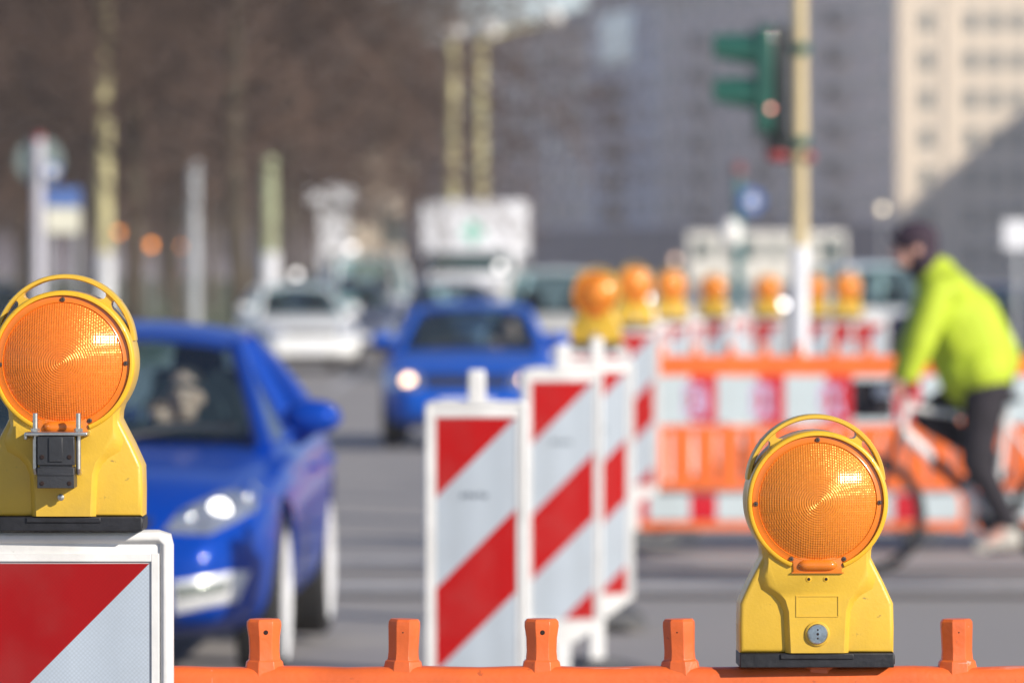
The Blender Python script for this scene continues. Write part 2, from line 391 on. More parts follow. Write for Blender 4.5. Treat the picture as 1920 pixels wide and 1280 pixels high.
def flesh(name, caps, ells, m, parent, voxel=.012, it=4):
    """one continuous skin grown over tapered limbs and ellipsoids"""
    b = MB()
    for p0, p1, r0, r1 in caps:
        p0, p1 = Vector(p0), Vector(p1); d = (p1 - p0); L_ = d.length; q = d.to_track_quat('Z', 'Y').to_matrix().to_4x4(); q.translation = p0
        prof = [(r0 * math.sin(a), -r0 * math.cos(a)) for a in [math.pi / 2 * i / 4 for i in range(5)]] + [(r1 * math.cos(a), L_ + r1 * math.sin(a)) for a in [math.pi / 2 * i / 4 for i in range(5)]]
        b.lathe(prof, 14, q)
    for e in ells: b.sphere(e[0], e[1], 16, 12, e[2] if len(e) > 2 else None)
    bmesh.ops.recalc_face_normals(b.bm, faces=b.bm.faces)
    me = baked(b.bm, [('REMESH', dict(mode='VOXEL', voxel_size=voxel)), ('SMOOTH', dict(iterations=it, factor=.5))])
    return mesh_obj(name, me, m, parent)
# ------------------------------------------------------------------ ground
def strip(name, m, x0, x1, y0, y1, dz, thick=0, kind='structure'):
    """a sheet that follows the slight fall of the road; with a thickness it is a raised slab"""
    ys = sorted({y0, y1} | {y for y in (-20, 20, 60, 120, 400) if y0 < y < y1})
    b = MB(); rg = []
    f0 = x0 if callable(x0) else (lambda y: x0); f1 = x1 if callable(x1) else (lambda y: x1)
    for y in ys:
        z = gz(y) + dz
        rg.append([(f0(y), y, z), (f1(y), y, z)] if not thick else [(f0(y), y, z - thick), (f1(y), y, z - thick), (f1(y), y, z), (f0(y), y, z)])
    b.rings(rg, close=bool(thick), cap=bool(thick))
    return tag(b.build(name, m, smooth=False), kind=kind)
strip('road', M['asphalt'], -900, 900, -30, 3000, 0)
strip('kerb', M['kerb'], -6.3, -6.0, 106, 420, .12, .3)
strip('grass_verge', M['grass'], -60, -6.3, 106, 420, .115, .3)
strip('pavement', M['paving'], lambda y: 25.2 - .1686 * (y - 427) - 9, lambda y: 25.2 - .1686 * (y - 427) + 60, 400, 690, .13, .3)
for k, (a0, b0, y0, y1) in enumerate([(-6, 9, 30.0, 30.35), (-6, 9, 32.6, 32.9), (-2.6, -2.45, 60, 74), (-2.6, -2.45, 82, 96)]):
    strip('road_marking', M['paint_line'], a0, b0, y0, y1, .004)

# ------------------------------------------------------------------ warning lamps
ZL = .249                                   # lens centre above the base
def lamp_outline():
    rt = [(.1155, .0225), (.1160, .060), (.1150, .096), (.1115, .104), (.0995, .130), (.0850, .158), (.0815, .1655), (.0822, .176)]
    a0, a1 = R(-36), R(216); n = 60
    arc = [(.1058 * math.cos(a0 + (a1 - a0) * i / n), ZL + .1058 * math.sin(a0 + (a1 - a0) * i / n)) for i in range(n + 1)]
    lf = [(-x, z) for x, z in reversed(rt)]
    return rt + arc + lf
def make_lamp(loc, rz, label, lens='lens', front=True, clamp=False):
    root = thing('warning_lamp', loc, rz, label, 'warning lamp', 'yellow warning lamps of the road works')
    b = MB()
    b.prism(lamp_outline(), -.044, .046, .007, 3)
    # raised middle panel of the lower housing
    pin = [(.0395, .0230), (.0425, .085), (.0475, .102), (.0570, .115), (.0700, .126), (.0745, .140), (.0730, .158), (.0735, .174), (.080, .192), (.086, .21)]
    pout = [(.0475, .0228), (.0505, .084), (.0565, .098), (.0665, .1085), (.0840, .118), (.0885, .134), (.0790, .157), (.0790, .174), (.0865, .191), (.0925, .21)]
    ring = lambda q, y: [(x, y, z) for x, z in q] + [(-x, y, z) for x, z in reversed(q)]
    b.rings([ring(pout, -.0435), ring([((a[0] * .35 + c[0] * .65), (a[1] * .35 + c[1] * .65)) for a, c in zip(pout, pin)], -.0525), ring(pin, -.0552)])
    # carrying handle: flat bow over the lens with two struts
    cz, rr = .274, .1013
    pts = [(rr * math.cos(R(a)), -.012, cz + rr * math.sin(R(a))) for a in range(4, 177, 4)]
    rg = []
    for x, y, z in pts:
        u = Vector((x, 0, z - cz)).normalized(); c = Vector((x, 0, z)); t = .0036; d0, d1 = -.030, .014
        rg.append([c + u * t * .6 + Vector((0, d0, 0)), c + u * t + Vector((0, d0 + .003, 0)), c + u * t + Vector((0, d1 - .003, 0)), c + u * t * .6 + Vector((0, d1, 0)),
                   c - u * t * .6 + Vector((0, d1, 0)), c - u * t + Vector((0, d1 - .003, 0)), c - u * t + Vector((0, d0 + .003, 0)), c - u * t * .6 + Vector((0, d0, 0))])
    b.rings(rg)
    for ang in (55, 125):
        d = Vector((math.cos(R(ang)), 0, math.sin(R(ang)))); p = Vector((-d.z, 0, d.x)); rg = []
        for k in range(7):
            f = k / 6; r = .1035 + f * .0185; wd = .0058 + .0105 * abs(2 * f - 1) ** 2.2
            c = Vector((0, 0, ZL)) + d * r
            rg.append([c - p * wd + Vector((0, -.026, 0)), c + p * wd + Vector((0, -.026, 0)), c + p * wd + Vector((0, .010, 0)), c - p * wd + Vector((0, .010, 0))])
        b.rings(rg)
    if front:
        for cx, cz_, sx, sz in ((0, .108, .064, .0012), (0, .0775, .064, .0012), (-.0314, .0927, .0012, .0293), (.0314, .0927, .0012, .0293)):
            b.box((cx, -.0556, cz_), (sx, .0016, sz))
        b.lathe([(.0186, 0), (.0186, .003), (.0168, .0045), (.0155, .0045)], 32, Matrix.Translation((0, -.0545, .0517)) @ AX_Y)
    b.build('housing', M['yellow'], root, ang=32)
    # rim around the lens
    b = MB()
    b.lathe([(.0985, .050), (.0985, .0600), (.0993, .0618), (.1030, .0620), (.1048, .0605), (.1059, .056), (.1062, .040)], 96, Matrix.Translation((0, 0, ZL)) @ AX_Y, cap=False)
    bmesh.ops.delete(b.bm, geom=[v for v in b.bm.verts if abs(v.co.x) < .0375 and v.co.z < .2], context='VERTS')   # open over the tab
    b.build('lens_rim', M['rim_yellow'], root, ang=50)
    # lens: domed disc with stepped rings
    b = MB(); prof = []
    N = 34; r0 = .0885
    for i in range(N + 1): prof.append((r0 * i / N, .0570 + .030 * (1 - (i / N) ** 2)))
    prof.reverse()
    b.lathe(prof, 128, Matrix.Translation((0, 0, ZL)) @ AX_Y)
    ln = b.build('lens', M[lens], root, ang=70)
    b = MB(); b.lathe([(.0988, .050), (.0988, .0560), (.0975, .0574), (.0905, .0580), (.0890, .0590), (.0880, .0570)], 96, Matrix.Translation((0, 0, ZL)) @ AX_Y, cap=False)
    b.prism([(.0365, .1425), (.0365, .150), (.0375, .166), (-.0375, .166), (-.0365, .150), (-.0365, .1425)], -.0585, -.044, .0012)
    b.box((0, -.0575, .1432), (.078, .006, .0016))
    b.build('lens_collar', M['lens_rim'], root)
    b = MB(); rg = []
    for i in range(13):
        f = -1 + 2 * i / 12; wd = .0082 * (1 - abs(f) ** 6) + .0004
        rg.append([(f * .0310, -.0565 - .0100 * max(0, math.sin(math.pi * k / 10)) * (1 - abs(f) ** 8), 0.1545 + wd * math.cos(math.pi * k / 10)) for k in range(11)])
    b.rings(rg); b.build('lens_tab', M['lens_rim'], root)
    for px, pz in ((0, ZL + .0926), (-.0926, ZL - .003), (.0926, ZL - .001), (-.0395, ZL - .0852), (.0395, ZL - .0852)):
        b = MB(); q = Matrix.Translation((px, 0, pz)) @ AX_Y
        b.lathe([(.0036, .055), (.0036, .0592), (.0028, .0604), (.0001, .0606)], 16, q); b.mi = 1
        b.box((px, -.0606, pz), (.0036, .0006, .0007)); b.box((px, -.0606, pz), (.0007, .0006, .0036))
        b.build('screw', [M['screw'], M['hole']], root)
    if not clamp:
        for px in (-.013, .013):
            b = MB(); q = Matrix.Translation((px, 0, .1335)) @ AX_Y
            b.lathe([(.0040, .0545), (.0040, .0562), (.0026, .0566)], 16, q); b.mi = 1; b.lathe([(.0024, .0545), (.0024, .0569), (.0001, .0569)], 12, q)
            b.build('screw_socket', [M['rim_yellow'], M['hole']], root)
    if front:
        b = MB(); q = Matrix.Translation((0, 0, .0517)) @ AX_Y
        b.lathe([(.0152, .054), (.0152, .0605), (.0138, .0622), (.0006, .0626)], 32, q); b.mi = 1
        for dz in (-.0065, 0, .0065): b.lathe([(.0021 if dz == 0 else .0014, .060), (.0021 if dz == 0 else .0014, .0629), (.0001, .0629)], 10, Matrix.Translation((0, 0, dz)) @ q)
        b.build('lock_bolt', [M['steel'], M['hole']], root)
    b = MB(); b.box((0, 0, .0115), (.231, .098, .0215)); b.box((0, -.0505, .0175), (.110, .003, .0085)); b.box((.1145, -.004, .0125), (.005, .088, .015))
    b.build('base_gasket', M['black'], root, bevel=.002)
    if clamp:
        pl = MB(); pl.box((-.006, -.078, .1455), (.092, .050, .0055)); pl.box((-.051, -.078, .142), (.004, .044, .010))
        cb = pl.build('clamp_bracket', M['zinc'], root, bevel=.0015)
        for x in (-.0375, .0255):
            b = MB(); b.cyl((x, -.088, .094), (x, -.088, .1755), .0038, n=14); b.tube([(x, -.088, .096), (x, -.084, .089), (x, -.072, .087), (x, -.058, .087)], .0038, 12)
            b.lathe([(.0065, 0), (.0065, .005)], 6, Matrix.Translation((x, -.088, .1485)), True)
            b.build('clamp_rod', M['zinc'], cb)
        b = MB(); b.box((-.006, -.081, .121), (.054, .048, .042)); b.box((-.006, -.080, .0985), (.048, .044, .006)); b.box((-.006, -.083, .0815), (.054, .050, .030))
        b.box((-.006, -.1045, .123), (.020, .006, .036)); b.box((-.006, -.1075, .0865), (.054, .004, .003))
        b.mi = 1
        for x in (-.026, .014):
            for z in (.112, .0735): b.cyl((x, -.1045 if z > .1 else -.1075, z), (x, -.1065 if z > .1 else -.109, z), .0034, n=12)
        b.build('clamp_block', [M['blackplastic'], M['hole']], root, bevel=.0018)
        b = MB(); b.lathe([(.003, .054), (.003, .066), (.0052, .066), (.0048, .070), (.0001, .0715)], 14, Matrix.Translation((-.002, 0, .0515)) @ AX_Y)
        b.build('fixing_screw', M['zinc'], root)
    return root
# ------------------------------------------------------------------ striped guide beacons
BT = 1.085                                   # beacon height without neck
def make_beacon(loc, rz, label, sheet='stripe_far', neck=True, mark=True, D=.18):
    root = thing('guide_beacon', loc, rz, label, 'guide beacon', 'red and white guide beacons along the lane')
    z0, z1, hw = .075, 1.105, .152
    c = .022
    out = [(-.045, z0), (.045, z0), (hw - .09, z0 + .012), (hw, z0 + .075), (hw, z1 - c), (hw - .004, z1 - .006), (hw - c, z1), (-hw + c, z1), (-hw + .004, z1 - .006), (-hw, z1 - c), (-hw, z0 + .075), (-hw + .09, z0 + .012)]
    b = MB(); b.prism(out, -.013, .030, .006, 2)
    # raised border with the sheeting set into it
    xi, zt, zb = .1175, 1.0565, .165
    for cx, cz, sx, sz in ((-(xi + .009), (zt + zb) / 2, .012, zt - zb + .03), (xi + .009, (zt + zb) / 2, .012, zt - zb + .03), (0, zt + .009, 2 * xi + .006, .012), (0, zb - .009, 2 * xi + .006, .012)):
        b.box((cx, -.0145, cz), (sx, .006, sz))
    b.tube([(-hw + .010, -.012, z0 + .09), (-hw + .010, -.012, z1 - .02), (-hw + .02, -.012, z1 - .010), (hw - .02, -.012, z1 - .010), (hw - .010, -.012, z1 - .02), (hw - .010, -.012, z0 + .09)], .009, 10)
    b.tube([(-xi - .022, -.010, zb), (-xi - .022, -.010, zt + .012)], .005, 8); b.tube([(xi + .022, -.010, zb), (xi + .022, -.010, zt + .012)], .005, 8)
    for x in (-.08, .03): b.box((x, -.004, z1 + .001), (.05, .014, .007))
    up = [b.build('frame', M['white_plastic'], root, bevel=.0015)]
    b = MB()
    for sx in (-1, 1):
        rg = [[(sx * xi, -.0148, zb), (sx * xi, -.0148, zt)], [(sx * .0015, -.0176, zb), (sx * .0015, -.0176, zt)]]
        b.rings(rg, close=False, cap=False)
    b.rings([[(-.0015, -.0176, zb), (-.0015, -.0176, zt)], [(.0015, -.0176, zb), (.0015, -.0176, zt)]], close=False, cap=False)
    up.append(b.build('striped_face', M[sheet], root, smooth=False))
    if mark:
        b = MB()
        for k, (dx, wd) in enumerate(((-.036, .012), (-.020, .010), (-.004, .014), (.014, .010), (.029, .012))):
            b.box((dx - .002, -.0178, .828 + .003 * (k % 2)), (wd, .0012, .013))
        up.append(b.build('small_print', M['print'], root))
    if neck:
        b = MB(); b.box((.001, .006, z1 + .045), (.052, .034, .092), taper=.93); up.append(b.build('neck', M['white_plastic'], root, bevel=.006))
    for o in up: o.location.z = D
    b = MB(); b.box((0, .01, .175), (.06, .045, .24)); b.build('socket', M['white_plastic'], root, bevel=.004)
    b = MB(); b.box((0, .02, .03), (.42, .80, .06), taper=.9); b.box((0, .02, .072), (.16, .30, .03), taper=.85)
    b.build('base_plate', M['grey_plastic'], root, bevel=.012)
    return root
# ------------------------------------------------------------------ orange plastic barriers
def make_barrier(loc, rz, label, m='orange', pegs=range(-4, 5), graffiti=False):
    root = thing('barrier_fence', loc, rz, label, 'barrier', 'orange plastic road works barriers')
    L, H = 2.0, 1.097
    b = MB(); rg = []
    for i in range(41):
        x = -L / 2 + L * i / 40; e = 1 if 0 < i < 40 else .8
        z = H - .030 + .0012 * math.sin(i * 1.7) ; ry, rz_ = .027 * e, .031 * e
        rg.append([(x, ry * (abs(math.cos(a)) ** .55) * math.copysign(1, math.cos(a)), z + rz_ * (abs(math.sin(a)) ** .7) * math.copysign(1, math.sin(a))) for a in [2 * math.pi * k / 20 for k in range(20)]])
    b.rings(rg)
    for x in (-.965, .965): b.box((x, 0, .55), (.06, .046, 1.02))
    b.box((0, 0, .075), (1.94, .045, .05)); b.box((0, 0, .315), (1.9, .04, .05)); b.box((0, 0, .655), (1.9, .04, .045)); b.box((0, 0, 1.03), (1.9, .036, .125))
    x = -.92
    for k in range(13):
        b.box((x + .07, .002, .49), (.122 if k not in (4, 8) else .10, .026, .36)); b.box((x + .07, -.013, .49), (.05, .012, .34)); b.box((x + .07, -.017, 1.025), (.10, .008, .085)); x += .1415
    b.build('frame', M[m], root, bevel=.004)
    for z, h, nm in ((.835, .285, 'reflective_board'), (.185, .155, 'lower_board')):
        b = MB(); b.box((0, -.028, z), (1.93, .012, h)); b.build(nm, M['board'], root, bevel=.002)
    if graffiti:
        rr = random.Random(5)
        for cx in (-.62, -.21, .20):
            b = MB(); ox, oz = cx, .83; ph = rr.uniform(0, 6)
            b.tube([(ox + (.06 + .02 * math.sin(t)) * math.sin(ph + t * .9), -.0345, oz + .10 * math.cos(ph + t * 1.37)) for t in [k * .6 for k in range(34)]], .010, 6, flat=(1, .1))
            b.build('graffiti', M['graffiti'], root)
    for k in pegs:
        x = k * .2085; b = MB(); tw = (k * 37 % 11 - 5) * R(2.0); oc = []
        q = Matrix.Translation((x, 0, H - .006)) @ Matrix.Rotation(tw, 4, 'Z') @ Matrix.Rotation(R((k * 53 % 7 - 3) * .55), 4, 'Y')
        def octa(hx, hy, z, ch=.42): return [q @ Vector(p) for p in ((-hx * ch, -hy, z), (hx * ch, -hy, z), (hx, -hy * .35, z), (hx, hy * .35, z), (hx * ch, hy, z), (-hx * ch, hy, z), (-hx, hy * .35, z), (-hx, -hy * .35, z))]
        fl = .0255 if k % 2 else .0235
        b.rings([octa(.0300, .0240, -.012), octa(.0285, .0225, .006), octa(.0268, .0215, .0145), octa(.0232, .0195, .0175), octa(.0222, .0185, .030), octa(.0228, .019, .050), octa(fl, .0205, .068), octa(fl * .985, .020, .0745), octa(fl * .86, .0175, .0785)])
        b.mi = 1; hr = .0037 if k in (-3, -1) else .0012
        b.cyl(q @ Vector((0, -.0190, .059)), q @ Vector((0, -.0203, .059)), hr, n=14)
        b.build('peg', [M[m], M['hole']], root, bevel=.0012, ang=25)
    for x in (-.72, .72):
        b = MB(); b.box((x, 0, .03), (.24, .62, .055), taper=.9); b.build('foot', M['grey_plastic'], root, bevel=.01)
    return root
# --- foreground
BX = .253
make_barrier((BX, 8.82, 0), 0, 'near orange barrier top rail with pegs in the foreground, carrying one yellow lamp')
make_lamp((at(1529, 1250).x, 8.82, 1.0985), R(1.5), 'yellow warning lamp with amber lens standing on the near orange barrier rail')
make_beacon((at(131, 1268).x, 8.68, 0), R(0.5), 'large close guide beacon at the left edge with the clamped lamp on top', sheet='stripe', neck=False, mark=False, D=.204)
ll = make_lamp((at(124, 1268).x, 8.68, 1.309), R(-1), 'yellow warning lamp with black clamp block on the nearest striped beacon', lens='lens_left', front=False, clamp=True)
# --- the beacon row leading away
ROW = 'red and white guide beacons along the lane'
def gp(px, S): p = at(px, S); return p
b1 = make_beacon(gp(893, 640), R(-3), 'guide beacon with white neck standing nearest of the row in the middle')
b2 = dup(b1, gp(1054, 500), R(6), 'second guide beacon of the middle row, partly behind the nearest one')
b3 = dup(b1, gp(1119, 466), R(14), 'third guide beacon of the middle row, showing only its narrow right strip')
b4 = make_beacon(gp(1118, 402), R(4), 'guide beacon behind the third one, carrying the biggest of the blurred lamps', neck=False, mark=False)
farl = []
spots = [(1188, 318, 'carrying the second of the blurred lamps'), (1257, 262, 'carrying the third lamp, between the second and fourth'), (1338, 226, 'carrying the fourth lamp, left of the traffic light'),
         (1225, 288, 'without a lamp, between the second and third lamps'), (1297, 243, 'without a lamp, between the third and fourth lamps'), (1368, 212, 'without a lamp, just right of the fourth lamp'), (1395, 203, 'without a lamp, at the far end of the row'),
         (1440, 222, 'carrying a lamp, close left of the traffic light pole'), (1527, 225, 'carrying a lamp, close right of the traffic light pole'), (1588, 235, 'left of a pair, carrying a lamp, near the cyclist'), (1630, 235, 'right of a pair, bare topped, near the cyclist')]
lamp_on = {0: 'second blurred yellow lamp on a beacon, right of the biggest blurred one', 1: 'third blurred yellow lamp on a beacon, left of the fourth', 2: 'fourth blurred yellow lamp on a beacon, left of the traffic light',
           7: 'small amber lamp on the beacon just left of the traffic light pole', 8: 'small amber lamp on the beacon just right of the traffic light pole', 9: 'small amber lamp on the beacon pair near the cyclist'}
l4 = make_lamp(at(1118, 402) + Vector((0, 0, 1.277)), R(-6), 'biggest of the blurred yellow lamps, on a beacon behind the middle row', front=True)
for i, (px, S, txt) in enumerate(spots):
    p = gp(px, S); rz = R((8, 10, -8, 48, 52, 45, 40, 0, -5, 3, 3)[i])
    dup(b4 if i in lamp_on else b1, p, rz, 'blurred guide beacon ' + txt, ROW)
    if i in lamp_on: dup(l4, p + Vector((0, 0, 1.277)), rz + R(4), lamp_on[i])
# --- barriers across the lane behind the cyclist
rb = make_barrier(at(1499, 311), R(0), 'far orange barrier with lilac graffiti on its red blocks, behind the near lamp', 'orange_far', graffiti=True)
rb2 = make_barrier(at(1499, 311) + Vector((2.06, .05, 0)), R(1), 'far orange barrier without graffiti, behind the cyclist', 'orange_far')
# ------------------------------------------------------------------ cars
def lerp(tab, y):
    for (a, v), (b, u) in zip(tab, tab[1:]):
        if y <= b: return v + (u - v) * max(0, min(1, (y - a) / (b - a)))
    return tab[-1][1]
def ms(bvh, pts, off, name, m, parent, axis='front', n=4, side=1, inner=.02, depth0=3.5):
    """panel laid on the car body: outline in the front (x,z), rear (x,z) or side (y,z) view, dropped on to the body and given thickness"""
    d = {'front': Vector((0, 1, 0)), 'rear': Vector((0, -1, 0)), 'side': Vector((-side, 0, 0))}[axis]
    cx = sum(p[0] for p in pts) / len(pts); cz = sum(p[1] for p in pts) / len(pts)
    def hit(a, z):
        o = {'front': Vector((a, -depth0, z)), 'rear': Vector((a, depth0, z)), 'side': Vector((side * 2, a, z))}[axis]
        h = bvh.ray_cast(o, d)
        return h[0] if h[0] else None
    dense = []
    for i, p in enumerate(pts):
        q = pts[(i + 1) % len(pts)]
        for k in range(3): dense.append((p[0] + (q[0] - p[0]) * k / 3, p[1] + (q[1] - p[1]) * k / 3))
    rings = []; last = hit(cx, cz) or Vector((cx, -2, cz))
    for k in range(n, 0, -1):
        f = k / n; row = []
        for p in dense:
            a, z = cx + (p[0] - cx) * f, cz + (p[1] - cz) * f
            h = hit(a, z)
            if h is None: h = last.copy(); 
            last = h; row.append(h)
        rings.append(row)
    b = MB()
    b.rings([[v + d * inner for v in rings[0]]] + [[v - d * off * (.6 if i == 0 else 1) for v in r] for i, r in enumerate(rings)])
    return b.build(name, m, parent, ang=50)
def sym(pts): return pts, [(-x, z) for x, z in reversed(pts)]
def make_car(label, cat, group, loc, rz, paint, L=4.6, W=1.78, H=1.44, ax=(-1.42, 1.26), wr=.325, hood=.93, belt=.95, deck=1.0, nose=.74, wsb=-.82, wst=-.02, rst=1.0, rsb=1.75,
             rear='sedan', lit=None, face='almond', rimm='alloy', roofhw=.57, name='car', spokes=5, lights=True, trim='glasschrome', roofm=None):
    root = thing(name, loc, rz, label, cat, group)
    h2 = L / 2; hw = W / 2; RM = .80 if spokes == 9 else .70
    if rear == 'sedan': tail = [(rsb, deck), (h2 - .25, deck - .005), (h2 - .04, deck - .10), (h2, deck - .30)]
    else: tail = [(rsb - .1, belt + .02), (h2 - .12, belt + .0), (h2 - .03, belt - .12), (h2, belt - .38)]
    top = [(-h2, .50), (-h2 + .05, .60), (-h2 + .20, nose - .03), (-h2 + .45, nose + .05), (wsb - .05, hood), (wsb + .3, belt)] + tail
    bot = [(-h2, .40), (-h2 + .05, .26), (-h2 + .3, .19), (-h2 + .8, .17), (h2 - .7, .18), (h2 - .2, .26), (h2, .42)]
    wid = [(-h2, hw * .62), (-h2 + .06, hw * .74), (-h2 + .22, hw * .88), (-h2 + .55, hw * .97), (ax[0] + .2, hw), (ax[1], hw), (h2 - .45, hw * .95), (h2 - .1, hw * .84), (h2, hw * .72)]
    ys = [-h2, -h2 + .05, -h2 + .14, -h2 + .26, -h2 + .45, -h2 + .7, ax[0], ax[0] + .3, wsb, wsb + .35, wsb + .8, .3, .8, ax[1], ax[1] + .35, h2 - .4, h2 - .2, h2 - .06, h2]
    ys = sorted(set(round(y, 3) for y in ys))
    b = MB(); rg = []
    for y in ys:
        zt, zb, w_ = lerp(top, y), lerp(bot, y), lerp(wid, y); d = zt - zb
        cr = .035 if y < wsb else .01
        prof = [(0, zb), (.80 * w_, zb), (.955 * w_, zb + .14 * d), (.985 * w_, zb + .38 * d), (w_, zb + .60 * d), (.985 * w_, zb + .80 * d), (.93 * w_, zb + .935 * d), (.80 * w_, zt - .004), (.42 * w_, zt + cr * .7), (0, zt + cr)]
        rg.append([(x, y, z) for x, z in prof] + [(-x, y, z) for x, z in prof[-2:0:-1]])
    b.rings(rg); bmesh.ops.recalc_face_normals(b.bm, faces=b.bm.faces)
    bd = b.bm.copy(); b.bm.free()
    cut = MB()
    me = baked(bd, [('SUBSURF', dict(levels=2, render_levels=2))])
    cb = bmesh.new(); cb.from_mesh(me); bpy.data.meshes.remove(me)
    bvh = BVHTree.FromBMesh(cb)
    # wheel openings cut out of the body
    for yy in ax: 
        for sx in (-1, 1): cut.cyl((sx * (hw - .27), yy, wr + .02), (sx * (hw + .2), yy, wr + .02), wr + .045, n=36)
    bmesh.ops.recalc_face_normals(cut.bm, faces=cut.bm.faces)
    cme = bpy.data.meshes.new('cutter'); cut.bm.to_mesh(cme); cut.bm.free(); co = link(bpy.data.objects.new('cutter', cme))
    me = baked(cb, [('BOOLEAN', dict(operation='DIFFERENCE', object=co, solver='EXACT'))])
    bpy.data.objects.remove(co); bpy.data.meshes.remove(cme)
    body = mesh_obj('body', me, M[paint], root)
    bm = bmesh.new(); bm.from_mesh(me)
    for e in bm.edges:
        if len(e.link_faces) == 2 and e.calc_face_angle(0) > R(40): e.smooth = False
    bm.to_mesh(me); bm.free()
    # liners, wheels
    for yy in ax:
        for sx in (-1, 1):
            wh = MB(); q = Matrix.Translation((sx * (hw - .02), yy, wr)) @ Matrix.Rotation(R(90) * sx, 4, 'Y')
            wh.lathe([(wr * .66, -.19), (wr * .93, -.19), (wr, -.165), (wr, -.03), (wr * .94, -.006), (wr * RM, -.002), (wr * (RM - .015), -.02)], 40, q, cap=False)
            t = wh.build('wheel', M['tyre'], root)
            b = MB()
            b.lathe([(wr * (RM - .01), -.002), (wr * (RM - .01), -.010), (wr * (RM - .07), -.02), (wr * (RM - .08), -.16)], 40, q, cap=False)
            b.lathe([(wr * .17, -.03), (wr * .17, -.008), (wr * .10, -.002), (.001, 0)], 24, q)
            for k in range(spokes):
                a = 2 * math.pi * k / spokes; u = Vector((math.cos(a), math.sin(a), 0)); v = Vector((-u.y, u.x, 0))
                b.rings([[q @ (u * r_ + v * s_ * wd + Vector((0, 0, z_))) for s_, z_ in ((-1, -.008 - dz), (1, -.008 - dz), (1, -.035 - dz), (-1, -.035 - dz))] for r_, wd, dz in ((wr * .12, .045, 0), (wr * .4, .036, -.002), (wr * (RM - .03), .058, .002))])
            b.build('rim', M[rimm], t)
            b = MB(); b.lathe([(wr * (RM - .1), -.10), (wr * (RM - .1), -.095), (.001, -.095)], 30, q); b.build('brake_disc', M['steel'], t)
    # inside
    b = MB(); fz = belt + .012
    b.rings([[(-.66, wsb + .12, fz), (.66, wsb + .12, fz), (.70, .3, fz), (.62, rsb - .2, fz), (-.62, rsb - .2, fz), (-.70, .3, fz)], [(-.66, wsb + .12, fz + .02), (.66, wsb + .12, fz + .02), (.70, .3, fz + .02), (.62, rsb - .2, fz + .02), (-.62, rsb - .2, fz + .02), (-.70, .3, fz + .02)]])
    b.box((0, wsb + .32, fz + .03), (1.2, .22, .05), taper=.85)
    b.build('interior', M['interior'], root, bevel=.01)
    for sx in (-.36, .36):
        b = MB(); b.box((sx, .35, fz + .13), (.44, .12, .26), taper=.86); b.box((sx, .39, fz + .31), (.24, .08, .12), taper=.85); b.build('seat', M['interior'], root, bevel=.03)
    b = MB(); b.tube([(.36 + .18 * math.cos(a), wsb + .42 + .05 * math.sin(a), fz + .04 + .17 * math.sin(a)) for a in [2 * math.pi * k / 24 for k in range(24)]], .014, 8, closed=True)
    b.build('steering_wheel', M['blackplastic'], root)
    # roof with its pillars
    zr = H; bw = W * .43; fb = bw * .95
    b = MB(); rg = []
    for i in range(9):
        f = i / 8; y = wst - .04 + (rst - wst + .08) * f; e = .05 * (2 * f - 1) ** 2
        wv = roofhw * (.97 + .05 * math.sin(math.pi * f) - .05 * f)
        row = [(x * wv, y, zr - e - .055 * abs(x) ** 2.4) for x in (-1, -.93, -.75, -.4, 0, .4, .75, .93, 1)]
        rg.append(row + [(x, yy, z - .035) for x, yy, z in reversed(row)])
    b.rings(rg)
    rc = lambda y: roofhw * (.97 + .05 * math.sin(math.pi * ((y - wst) / (rst - wst))) - .05 * ((y - wst) / (rst - wst)))
    pil = []
    for sx in (-1, 1):
        A0, A1 = (sx * (fb + .005), wsb - .02, hood - .01), (sx * rc(wst) * .985, wst, zr - .115)
        C0, C1 = (sx * bw * .90, rsb, deck - .01 if rear == 'sedan' else belt + .02), (sx * rc(rst) * .985, rst, zr - .115)
        mid = lambda a, c, f, up: tuple(a[i] + (c[i] - a[i]) * f + (up if i == 2 else 0) for i in range(3))
        b.tube([A0, mid(A0, A1, .35, .012), mid(A0, A1, .7, .015), A1], [.042, .04, .038, .04], 10)
        b.tube([C0, mid(C0, C1, .35, .015), mid(C0, C1, .7, .018), C1], [.085, .075, .06, .055], 10)
        b.tube([A1, mid(A1, C1, .5, .03), C1], .032, 8)
        b.tube([(sx * bw * 1.0, .32, belt - .01), (sx * rc(.3) * 1.0, .24, zr - .09)], [.05, .04], 8)
        pil.append((A0, A1, C0, C1))
    b.build('roof', M[roofm or paint], root)
    # glass
    def pane(nm, rows):
        b = MB(); b.rings(rows, close=False, cap=False); return b.build(nm, M['glass'], root, smooth=True)
    (lA0, lA1, lC0, lC1), (rA0, rA1, rC0, rC1) = pil
    def arch(p, q, bow, n=8): return [(p[0] + (q[0] - p[0]) * i / n, p[1] + (q[1] - p[1]) * i / n - bow * (1 - (2 * i / n - 1) ** 2), p[2] + (q[2] - p[2]) * i / n) for i in range(n + 1)]
    lo = arch((lA0[0], lA0[1], lA0[2] + .0), (rA0[0], rA0[1], rA0[2]), .13); hi = arch((lA1[0], lA1[1], lA1[2] + .02), (rA1[0], rA1[1], rA1[2] + .02), .06)
    hi = [(x, y, z + .045 * (1 - (2 * i / 8 - 1) ** 2)) for i, (x, y, z) in enumerate(hi)]
    rows = [[tuple(a[k] + (c[k] - a[k]) * f + (.02 * math.sin(math.pi * f) if k == 2 else 0) for k in range(3)) for a, c in zip(lo, hi)] for f in (0, .25, .5, .75, 1)]
    pane('windscreen', rows)
    lo = arch(lC0, rC0, -.10); hi = arch(lC1, rC1, -.05)
    pane('rear_window', [lo, hi])
